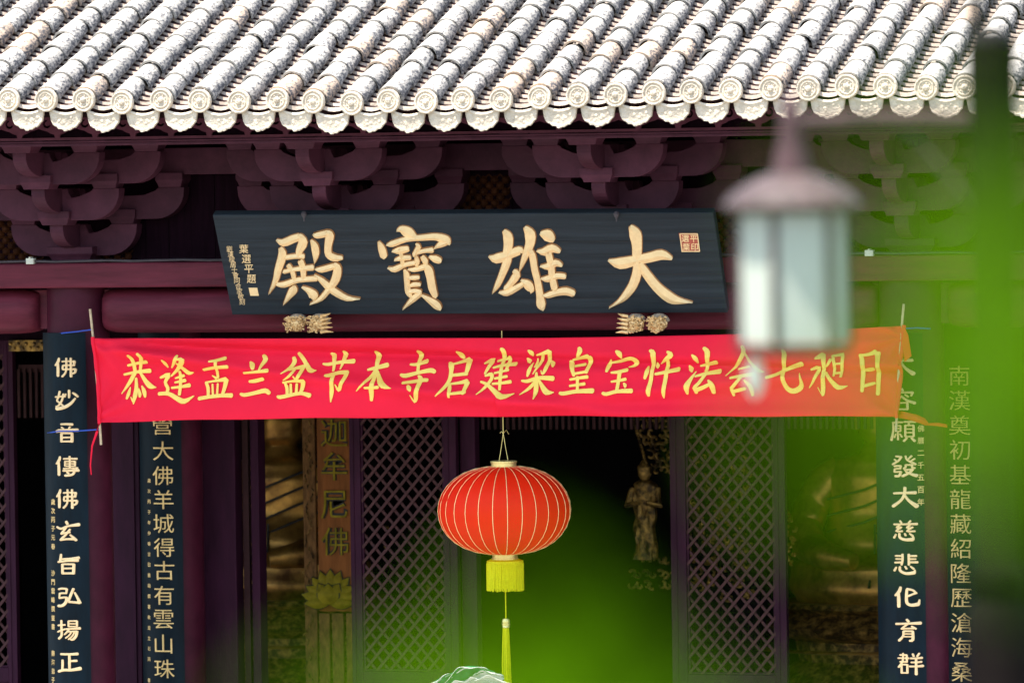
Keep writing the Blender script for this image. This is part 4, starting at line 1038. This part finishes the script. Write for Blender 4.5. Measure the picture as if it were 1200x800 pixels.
# carved name board: planks, characters, lotus
NB = thing('carved_name_board', 'carved red-brown wooden board with dark outlined characters above a gilded lotus inside the doorway', 'carved board', at(384, 690, YI))
def plank(pa, pb_, ya, yb, mt, y=YI, th=.03, parent=NB):
    m = MB(); xa, xb = X_(pa, y, 640), X_(pb_, y, 640); z0 = .05 if yb >= 800 else Z_(yb, y, pa); m.box(xa, xb, y, y + th, z0, Z_(ya, y, pa)); return m.build('plank', mt, parent, bevel=.005)
plank(356, 370.5, 400, 806, 'plankd'); plank(373, 425, 400, 716, 'plank', YI - .004)
plank(372.5, 385, 718, 806, 'plankd'); plank(387.5, 401, 718, 806, 'plankd', YI - .01); plank(404, 425, 718, 806, 'plankd')
rr = random.Random(5)
m = MB()
for k in range(60):      # shallow carved vine on the narrow plank
    y = 492 + k * 5.3; x = 362 + 4 * math.sin(k * .9); p = at(x, y, YI - .004); q = at(x + rr.uniform(-3, 3), y + 6, YI - .006)
    m.tube([p, p.lerp(q, .5) + Vector((rr.uniform(-.008, .008), -.006, 0)), q], [.003, .005, .002], 5)
m.build('carved_vine', 'giltdull', NB, kind='stuff')
for ch, (x, y) in zip('釋迦牟尼佛', ((392, 462), (392, 507), (392, 546), (392, 591), (393, 634))):
    for off_, mt, d0 in ((.030, 'ink', .0), (-.004, 'lotus', .010)):
        vs, fs = glyph(ch, off_, .04); c = at(x, y, YI - .006)
        m = MB(); m.add([Vector((c.x + v.x * .185, c.y - d0 - v.z * .1, c.z + v.y * .185)) for v in vs], fs); m.build('character', mt, NB)
def petal(mb_, c, ang, ln, wd, y0, bulge=.02, mi=0):
    n = 6; o = []
    dx, dz = math.cos(ang), math.sin(ang); nx2, nz2 = -dz, dx
    for i in range(n + 1):
        t = i / n; w_ = wd * (math.sin(math.pi * min(1, t * .85 + .12)) ** .8) * (1 - t ** 6)
        for s in (-1, -.5, 0, .5, 1):
            mb_.v.append(Vector((c.x + dx * ln * t + nx2 * w_ * s * .5, y0 - bulge * math.sin(math.pi * t) * (1 - s * s * .8) - .004 * t, c.z + dz * ln * t + nz2 * w_ * s * .5)))
    b0 = len(mb_.v) - 5 * (n + 1)
    for i in range(n):
        for s in range(4): a = b0 + i * 5 + s; mb_.f.append((a, a + 1, a + 6, a + 5)); mb_.m.append(mi)
lcn = at(387, 700, YI - .03)
for (ang, ln, wd, yy, up) in [(90, .26, .12, 0, .0), (70, .26, .11, 0, 0), (110, .26, .11, 0, 0), (50, .25, .11, 0, 0), (130, .25, .11, 0, 0),
                              (150, .24, .11, .012, .0), (30, .24, .11, .012, 0), (168, .25, .10, .02, 0), (12, .25, .10, .02, 0), (186, .22, .09, .03, 0), (-6, .22, .09, .03, 0),
                              (60, .18, .12, .035, -.01), (120, .18, .12, .035, -.01), (90, .17, .15, .05, -.02)]:
    for off2, mt in ((.0, 'ink'), (.006, 'lotus')):
        m = MB(); k = 1.10 if mt == 'ink' else 1
        petal(m, lcn + Vector((0, 0, up - .02)), R(ang), ln * .80 * (1.04 if mt == 'ink' else 1), wd * k, YI - .012 - yy - off2, .03)
        m.build('petal' if mt == 'lotus' else 'petal_outline', mt, NB, smooth=True)

def body_surface(mb_, c, prof, n=40, fold=.02, seed=0):
    """seated or standing robed figure as one star-shaped surface. prof: (z, half-width, half-depth)"""
    o = len(mb_.v); K = 60; zs = [prof[0][0] + (prof[-1][0] - prof[0][0]) * i / K for i in range(K + 1)]
    def sm(z):
        for (a, b) in zip(prof, prof[1:]):
            if z <= b[0] + 1e-9:
                t = (z - a[0]) / (b[0] - a[0]); t = t * t * (3 - 2 * t); return a[1] + (b[1] - a[1]) * t, a[2] + (b[2] - a[2]) * t
        return prof[-1][1:]
    top = prof[-1][0]
    for z in zs:
        hw, hd = sm(z); top = prof[-1][0]
        for k in range(n):
            t = 2 * math.pi * k / n; x, y = math.cos(t), math.sin(t)
            zn = z / top
            f = fold * math.sin(22 * zn + 5 * x + seed) * (1 if zn < .74 else 0) * (.5 + .5 * abs(x)) + fold * .8 * (math.sin(14 * x - 10 * zn)) ** 3 * (1 if zn < .7 else 0)
            mb_.v.append(c + Vector((x * (hw + f), y * (hd + f), z)))
    for i in range(K):
        for k in range(n):
            mb_.f.append((o + i * n + k, o + i * n + (k + 1) % n, o + (i + 1) * n + (k + 1) % n, o + (i + 1) * n + k)); mb_.m.append(0)
def buddha(cpx, ybase, Y, h, label, seed):
    c = at(cpx, ybase, Y)
    t = thing('gilded_statue', label, 'statue', (c.x, c.y, c.z - .75))
    s = h
    m = MB(); body_surface(m, c, [(0, .42 * s, .34 * s), (.06 * s, .46 * s, .36 * s), (.16 * s, .44 * s, .34 * s), (.25 * s, .30 * s, .22 * s), (.42 * s, .26 * s, .16 * s), (.56 * s, .29 * s, .16 * s), (.64 * s, .25 * s, .14 * s), (.69 * s, .11 * s, .10 * s), (.73 * s, .085 * s, .085 * s), (.77 * s, .115 * s, .12 * s), (.84 * s, .125 * s, .13 * s), (.92 * s, .11 * s, .12 * s), (.97 * s, .07 * s, .08 * s), (1.0 * s, .01 * s, .01 * s)], fold=.0035 * s, seed=seed)
    body = m.build('body', 'gilt', t, smooth=True)
    for sd in (-1, 1):
        ctrl = [(sd * .20, .0, .60, .075), (sd * .27, -.02, .55, .088), (sd * .33, -.06, .44, .084), (sd * .35, -.12, .34, .080), (sd * .31, -.22, .26, .078), (sd * .20, -.31, .22, .066), (sd * .06, -.37, .20, .040)]
        sm_ = []
        for q in range(len(ctrl) - 1):
            for e in range(4): sm_.append(tuple(ctrl[q][w_] + (ctrl[q + 1][w_] - ctrl[q][w_]) * e / 4 for w_ in range(4)))
        sm_.append(ctrl[-1])
        m = MB(); m.tube([c + Vector((a_, b_, c_)) * s for a_, b_, c_, _ in sm_], [q[3] * s for q in sm_], 18)
        m.build('arm', 'gilt', t, smooth=True)
        m = MB(); m.lathe([(0, -.04 * s), (.02 * s, -.03 * s), (.022 * s, .03 * s), (0, .045 * s)], c=c + Vector((sd * .125 * s, 0, .82 * s)), n=10); m.build('ear', 'gilt', t, smooth=True)
    m = MB()
    for k in range(5):        # crossing robe folds, black to paint in the crease shade
        z = .57 - .075 * k
        m.tube([c + Vector((-.25 * s, -.10 * s, (z - .10) * s)), c + Vector((-.05 * s, -.19 * s - .012, (z - .05) * s)), c + Vector((.12 * s, -.18 * s - .01, (z + .02) * s)), c + Vector((.26 * s, -.08 * s, (z + .08) * s))], .006 * s, 8)
    m.tube([c + Vector((.0, -.20 * s, .36 * s)), c + Vector((.01, -.24 * s, .22 * s)), c + Vector((.01, -.37 * s, .08 * s))], .006 * s, 8)
    m.build('robe_crease_shade', 'ink', t, smooth=True)
    m = MB()
    for k in range(70):
        a = k * 2.4; q = k / 70; el = R(10 + 78 * q); m.lathe([(0, .014 * s), (.012 * s, .006 * s), (.013 * s, 0)], c=c + Vector((.118 * s * math.cos(a) * math.cos(el), .125 * s * math.sin(a) * math.cos(el), (.86 + .14 * math.sin(el)) * s)), n=6)
    m.build('hair_curls', 'navy', t, smooth=True, kind='stuff')
    m = MB(); m.lathe([(.50 * s, -.0), (.52 * s, -.03), (.46 * s, -.07), (.50 * s, -.11), (.56 * s, -.16), (.52 * s, -.22), (.42 * s, -.26), (.40 * s, -.4), (.5 * s, -.5), (.58 * s, -.56), (.58 * s, -.74)], c=c, n=48, sy=.85, fn=lambda a, h_: 1 + .03 * math.cos(16 * a)); m.build('lotus_throne', 'giltdull', t, smooth=True)
    m = MB(); pts = [c + Vector((.62 * s * math.cos(R(a)), .52 * s * math.sin(R(a)) - .06, -.30)) for a in range(180, 361, 12)]
    m.tube(pts, .012, 6); m.build('throne_rail', 'gilt', t, smooth=True)
    return t
buddha(331, 697, 5.0, 1.42, 'large gilded seated statue behind the left opening beside the carved name board', 0)
buddha(1038, 702, 5.0, 1.45, 'large gilded seated statue in the dark right opening behind the green blur', 2)

# attendant figure with open-work halo strip
fc = at(757, 655, 4.0)
AT = thing('carved_attendant', 'small gilded standing figure on a scrolled pedestal in the dark central doorway', 'statue', fc - Vector((0, 0, .2)))
m = MB(); body_surface(m, fc, [(0, .085, .07), (.10, .075, .06), (.30, .07, .055), (.42, .085, .06), (.50, .08, .05), (.535, .03, .03), (.56, .045, .045), (.61, .05, .05), (.66, .02, .02), (.665, .002, .002)], n=28, fold=.008); m.build('body', 'giltdull', AT, smooth=True)
for sd in (-1, 1):
    m = MB(); m.tube([fc + Vector((sd * .08, 0, .47)), fc + Vector((sd * .11, -.04, .36)), fc + Vector((sd * .03, -.09, .38))], [.026, .024, .015], 8); m.build('arm', 'giltdull', AT, smooth=True)
rr = random.Random(11)
def curls(name, parent, pts, r0_=.02, mt='giltdull', y=4.0, kind='stuff'):
    m = MB()
    for (x, y_, rad) in pts:
        c = at(x, y_, y); ph = rr.uniform(0, 6); sp_ = rr.choice((-1, 1)); P = []
        for q in range(7): an = ph + sp_ * q * .75; rd = rad * (1 - q / 9); P.append(c + Vector((rd * math.cos(an), -.006 * q, rd * math.sin(an))))
        m.tube(P, [.011, .012, .011, .010, .009, .007, .004], 6)
    m.build(name, mt, parent, smooth=True, kind=kind)
curls('scroll_pedestal', AT, [(742 + 8 * k + rr.uniform(-2, 2), y, .03) for y in (655, 672, 685) for k in range(7) if not (y == 655 and k < 2)])
curls('openwork_strip', AT, [(745 + (y - 488) * .30 + x + rr.uniform(-2, 2), y, .035) for y in range(488, 560, 9) for x in (6, 16, 26, 36)])
m = MB()
for k in range(22):
    m.lathe([(0, -.012), (.01, -.006), (.012, 0)], c=at(741 + k * .95, 488 + k * 3.2, 3.98), n=6, axis='y')
m.build('bead_edge', 'giltdull', AT, kind='stuff')
# altar carving glimpsed through the lattices
AC = thing('gilded_altar_carving', 'gold carved altar screen glimpsed in pieces through the right lattice leaf', 'altar carving', at(850, 690, 4.2))
curls('carving', AC, [(rr.uniform(803, 884), rr.uniform(500, 700), rr.uniform(.012, .04)) for _ in range(150)], mt='giltdull', y=4.2)
m = MB(); p0, p1 = at(795, 495, 4.3), at(892, 800, 4.3); m.box(p0.x, p1.x, 4.29, 4.33, p1.z, p0.z); m.build('back_board', 'plankd2', AC)if 'plankd2' in M else m.build('back_board', 'inner', AC)
curls('bright_pieces', AC, [(rr.uniform(825, 880), rr.uniform(515, 640), .02) for _ in range(14)], mt='gilt', y=4.15)
AD = thing('hanging_altar_ornaments', 'few small gold ornaments glimpsed through the left lattice leaf', 'altar ornaments', at(480, 690, 4.0))
m = MB()
for (x, y, r_) in ((453, 619, .022), (474, 685, .018), (503, 688, .03), (452, 640, .014), (470, 735, .02), (480, 760, .02), (465, 775, .02), (486, 722, .015)): m.lathe([(0, -r_), (r_ * .7, -r_ * .7), (r_, 0), (r_ * .7, r_ * .7), (0, r_)], c=at(x, y, 4.0), n=10)
m.build('ornament', 'giltdull', AD, smooth=True, kind='stuff')
AE = thing('gilded_side_ornament', 'narrow gilded ornament at the right edge of the right lattice leaf', 'altar ornaments', at(927, 660, 4.0))
curls('carving', AE, [(927 + rr.uniform(-4, 5), y, .018) for y in range(600, 662, 5)], y=4.0, mt='gilt')

# ================================================================== offering flowers at the bottom edge
YO = -.75
oc = at(548, 812, YO)
OF = thing('offering_bouquet', 'wrapped bouquet of waxy green leaves and white petals poking in at the bottom edge', 'bouquet', (oc.x, oc.y, .002))
m = MB(); m.lathe([(.16, 0), (.17, .02), (.10, .05), (.06, .10), (.06, oc.z - .35), (.18, oc.z - .31), (.19, oc.z - .28), (.0, oc.z - .28)], c=(oc.x, oc.y, .002), n=28); m.build('stand', 'lampdark', OF, smooth=True)
m = MB(); m.lathe([(.06, oc.z - .27), (.09, oc.z - .24), (.11, oc.z - .16), (.06, oc.z - .08), (.075, oc.z - .05), (.06, oc.z - .05)], c=(oc.x, oc.y, .002), n=28); m.build('vase', 'vase', OF, smooth=True)
def leaf_sheet(base, tip, wd, name, lift, seed, mt=('lettuce', 'petal'), fold=.5):
    """broad leaf arching from base to tip (picture points), folded along its midrib, with a pale margin"""
    rr = random.Random(seed); m = MB(); n, w_ = 22, 8
    A, B = at(base[0], base[1], YO), at(tip[0], tip[1], YO); d = B - A; L = d.length; ph = rr.uniform(0, 6)
    for i in range(n + 1):
        t = i / n; c = A + d * t + Vector((0, -.03 - .06 * math.sin(math.pi * t), lift * math.sin(math.pi * t)))
        hw = wd * (math.sin(math.pi * (t * .94 + .04)) ** .6)
        for k in range(-w_, w_ + 1):
            q = k / w_; wave = .010 * math.sin(t * 15 + ph + (2 if q > 0 else 0)) * abs(q) ** 2
            side = Vector((-d.z, -.9 * L, d.x)).normalized()
            m.v.append(c + side * hw * q + Vector((0, 0, -abs(q) ** 1.3 * hw * fold + wave)) + Vector((0, .004 * math.sin(12 * t + 9 * q), 0)))
    W = 2 * w_ + 1
    for i in range(n):
        for k in range(2 * w_):
            a = i * W + k; m.f.append((a, a + 1, a + W + 1, a + W)); m.m.append(1 if k in (0, 2 * w_ - 1) or (k in (w_ - 1,) and i % 7 < 5) else 0)
    o = m.build(name, list(mt), OF, smooth=True); s_ = o.modifiers.new('s', 'SOLIDIFY'); s_.thickness = .003
    return o
leaf_sheet((500, 815), (541, 786), .050, 'leaf', .035, 1, fold=.8)
leaf_sheet((520, 806), (582, 787), .055, 'leaf', .085, 2, fold=.7)
leaf_sheet((548, 800), (592, 792), .045, 'leaf', .055, 5, mt=('petal', 'lettuce'), fold=.6)
for k, (bs, tp_, wd_, lf) in enumerate((((520, 818), (560, 797), .05, .04), ((545, 812), (603, 802), .06, .07), ((535, 815), (580, 800), .055, .06), ((560, 815), (612, 806), .045, .045))):
    leaf_sheet(bs, tp_, wd_, 'petal', lf, 10 + k, mt=('petal', 'petal'), fold=.5)

# ================================================================== street lamp in front
DL = 14.8; S_ = DL / FPX; KL = DL / 14.5 * .98
pc = at_d(1166, 400, DL); ac = at_d(930, 400, DL)
e1 = Vector((ac.x - pc.x, ac.y - pc.y, 0)); AL = e1.length; e1.normalize()
def zL(py, px=930): return at_d(px, py, DL).z
LP = thing('street_lamp', 'blurred iron street lamp with a frosted glass lantern hanging from its arm', 'street lamp', (pc.x, pc.y, -.45))
zt = zL(52, 1166)
m = MB(); m.lathe([(a_ * KL, b_) for a_, b_ in [(.15, -.45), (.16, -.40), (.13, -.30), (.14, -.05), (.10, .05), (.085, .4), (.075, zL(716, 1160)), (.060, zL(704, 1160)), (.070, zL(690, 1160)), (.072, zL(672, 1160)), (.056, zL(662, 1160)), (.055, zt - .35), (.058, zt - .05), (.06, zt), (.02, zt + .01)]], c=(pc.x, pc.y, 0), n=28)
m.build('post', 'post', LP, smooth=True)
m = MB(); r1 = pc + e1 * .035; m.tube([(r1.x, r1.y, zt - .05), (r1.x, r1.y, zt + .26)], .017, 12); m.lathe([(0, .06), (.03, .05), (.045, .02), (.045, 0), (.03, -.03), (.017, -.04), (.017, -.06)], c=(r1.x, r1.y, zt + .28), n=18); m.lathe([(.03, .035), (.05, .02), (.055, -.002)], c=(pc.x, pc.y, zt), n=20); m.build('finial', 'lampdark', LP, smooth=True)
za = zL(146)
m = MB(); P = [Vector((pc.x, pc.y, za)) + e1 * (AL * k / 8) + Vector((0, 0, .010 * math.sin(k / 8 * 3.14))) for k in range(9)]
m.tube(P, .021, 10); m.tube([P[0] - Vector((0, 0, .28)), P[1] - Vector((0, 0, .19)), P[3] - Vector((0, 0, .05)), P[4] - Vector((0, 0, .01))], .009, 8)
m.build('arm', 'lamp', LP, smooth=True)
L0 = Vector((ac.x, ac.y, 0))
m = MB(); m.lathe([(r_ * KL, z_) for r_, z_ in ((.008, za + .07), (.022, za + .04), (.026, za), (.028, zL(165)), (.036, zL(178)), (.040, zL(192)), (.052, zL(207)))], c=L0, n=24); m.build('hanger', 'lamp', LP, smooth=True)
m = MB(); m.lathe([(r_ * KL, z_) for r_, z_ in ((.045, zL(203)), (.075, zL(208)), (.110, zL(216)), (.138, zL(226)), (.158, zL(236)), (.162, zL(241)), (.150, zL(246)), (.02, zL(242)))], c=L0, n=36); m.build('roof_cap', 'lampcap', LP, smooth=True)
zt1, zb1_ = zL(247), zL(404)
hexr = .130 * KL; rot = math.atan2(e1.y, e1.x) + R(8)
V = [(hexr * math.cos(rot + R(60 * k)), hexr * math.sin(rot + R(60 * k))) for k in range(6)]
for k in range(6):
    a, b = V[k], V[(k + 1) % 6]
    A, B = L0 + Vector((a[0], a[1], 0)), L0 + Vector((b[0], b[1], 0))
    m = MB(); m.tube([(A.x, A.y, zt1), (A.x * .04 * 0 + A.x, A.y, zb1_)], .0095, 6); m.build('frame_bar', 'lamp', LP)
    m = MB(); q = [A.lerp(B, .06), A.lerp(B, .94)]; nn = (A + B) / 2 - L0; nn.z = 0; nn.normalize()
    vs = [Vector((p.x, p.y, z)) - nn * d for d in (.002, .005) for p in q for z in (zb1_ + .006, zt1 - .006)]
    m.add(vs, [(0, 1, 3, 2), (4, 6, 7, 5), (0, 4, 5, 1), (2, 3, 7, 6), (0, 2, 6, 4), (1, 5, 7, 3)]); m.build('glass_pane', 'glass', LP)
for z, r_, nm in ((zt1 + .003, .135 * KL, 'top_ring'), (zb1_ - .012, .132 * KL, 'bottom_ring')):
    m = MB(); m.lathe([(r_ * .86, z - .008), (r_, z - .008), (r_, z + .008), (r_ * .86, z + .008), (r_ * .86, z - .008)], c=L0, n=6); 
    m.v = [L0 + Matrix.Rotation(rot, 3, 'Z') @ (v - L0) for v in m.v]; m.build(nm, 'lamp', LP)
m = MB(); m.lathe([(.122 * KL, zt1 - .002), (.122 * KL, zL(272)), (.116 * KL, zL(272)), (.116 * KL, zt1 - .002)], c=L0, n=6); m.v = [L0 + Matrix.Rotation(rot, 3, 'Z') @ (v - L0) for v in m.v]; m.build('inner_shade', 'lamp', LP)
m = MB(); m.tube([L0 + Vector((0, 0, zt1)), L0 + Vector((0, 0, zL(266)))], .02, 12); m.tube([L0 + Vector((.0, 0, zL(266))), L0 + Vector((0, 0, zL(300)))], .028, 12); m.build('lamp_holder', 'lampdark', LP, smooth=True)
m = MB(); m.lathe([(.0, zL(375)), (.03, zL(370)), (.045, zL(350)), (.035, zL(322)), (.022, zL(300))], c=L0, n=16); m.build('bulb', 'vase', LP, smooth=True)
kx = at_d(884, 430, DL - .02)
m = MB(); m.tube([(kx.x, kx.y, zb1_ - .01), (kx.x, kx.y, zL(418))], .004, 6); m.lathe([(.004, zL(416)), (.017, zL(424)), (.023, zL(440)), (.018, zL(455)), (.0, zL(466))], c=(kx.x, kx.y, 0), n=16); m.build('glass_knob', 'glass', LP, smooth=True)

# ================================================================== foliage close to the camera
BL_ = [(1205, 400, 50, 105, .94), (1150, 385, 42, 85, .55), (1070, 320, 75, 110, .17), (1090, 470, 70, 80, .34), (980, 540, 70, 50, .18), (1215, 600, 30, 40, .15),
       (570, 890, 115, 70, .80), (650, 800, 110, 70, .20), (880, 910, 80, 45, .4), (820, 560, 60, 60, .05)]
def alpha(x, y):
    a = 1
    for cx, cy, sx_, sy_, am in BL_: a *= 1 - am * math.exp(-((x - cx) / sx_) ** 2 / 2 - ((y - cy) / sy_) ** 2 / 2)
    return 1 - a
rl = random.Random(21)
leaves = {'up': MB(), 'low': MB()}
tips = {'up': [], 'low': []}
ST = 40
for gx in range(380, 1340, ST):
    for gy in range(-40, 960, ST):
        a = alpha(gx + ST / 2, gy + ST / 2)
        ex = -math.log(max(.02, 1 - min(.96, a))) * ST * ST / 1650
        nlf = int(ex) + (rl.random() < ex - int(ex))
        if a < .03: nlf = 0
        for _ in range(nlf):
            x, y = gx + rl.random() * ST, gy + rl.random() * ST
            d = rl.uniform(1.6, 2.3); key = 'low' if (y > 560 and x < 1000) else 'up'
            c = at_d(x, y, d)
            ln = rl.uniform(.030, .042) * d / 2.6; wd = ln * rl.uniform(.42, .55)
            dr = Vector((rl.gauss(0, 1), rl.gauss(0, .6), rl.gauss(-.4, .8))).normalized()
            nr = Vector((rl.gauss(0, .5), rl.gauss(-.6, .5), rl.gauss(.8, .4))).normalized(); sd = dr.cross(nr).normalized(); nr = sd.cross(dr)
            mb_ = leaves[key]; o = len(mb_.v)
            for t_, w_, s_ in ((-.5, 0, 0), (-.3, .75, 0), (0, 1, -.02), (.28, .7, -.05), (.5, 0, -.12)):
                cc = c + dr * ln * t_ + nr * ln * s_
                if w_ == 0: mb_.v.append(cc)
                else: mb_.v += [cc - sd * wd * w_ / 2 + nr * wd * .12, cc, cc + sd * wd * w_ / 2 + nr * wd * .12]
            f = [(0, 1, 2), (0, 2, 3), (1, 4, 5, 2), (2, 5, 6, 3), (4, 7, 8, 5), (5, 8, 9, 6), (7, 10, 8), (8, 10, 9)]
            mb_.f += [tuple(i + o for i in q) for q in f]; mb_.m += [0] * 8
            tips[key].append(c - dr * ln * .5)
for key, (rx, ry), label, nm in (('up', (2500, 700), 'leafy green tree branch close to the camera blurring the right side', 'leafy_tree'), ('low', (640, 1150), 'leafy green shrub tips close to the camera blurring the bottom middle', 'leafy_shrub')):
    g_ = at_d(rx, ry, 2.9)
    t = thing(nm, label, 'tree' if key == 'up' else 'shrub', (g_.x, g_.y, -.45))
    leaves[key].build('foliage', 'leaf', t, smooth=True, kind='stuff')
    m = MB(); hub = Vector((g_.x, g_.y, g_.z + (.1 if key == 'up' else 0)))
    r_ = .05 if key == 'up' else .02
    m.tube([(g_.x, g_.y, -.45), (g_.x + .02, g_.y + .01, g_.z * .5), hub, hub + Vector((.02, 0, .9 if key == 'up' else .02))], [r_ * 1.3, r_ * 1.1, r_ * .8, r_ * .4], 10)
    m.build('trunk', 'bark', t, smooth=True)
    m = MB()
    for p in tips[key][::3]:
        st = hub + Vector((0, 0, rl.uniform(0, .5) if key == 'up' else 0)); md = st.lerp(p, .6) + Vector((0, 0, .03))
        m.tube([st, md, p], [.0022, .0014, .0007], 4)
    m.build('twigs', 'twig', t, kind='stuff')
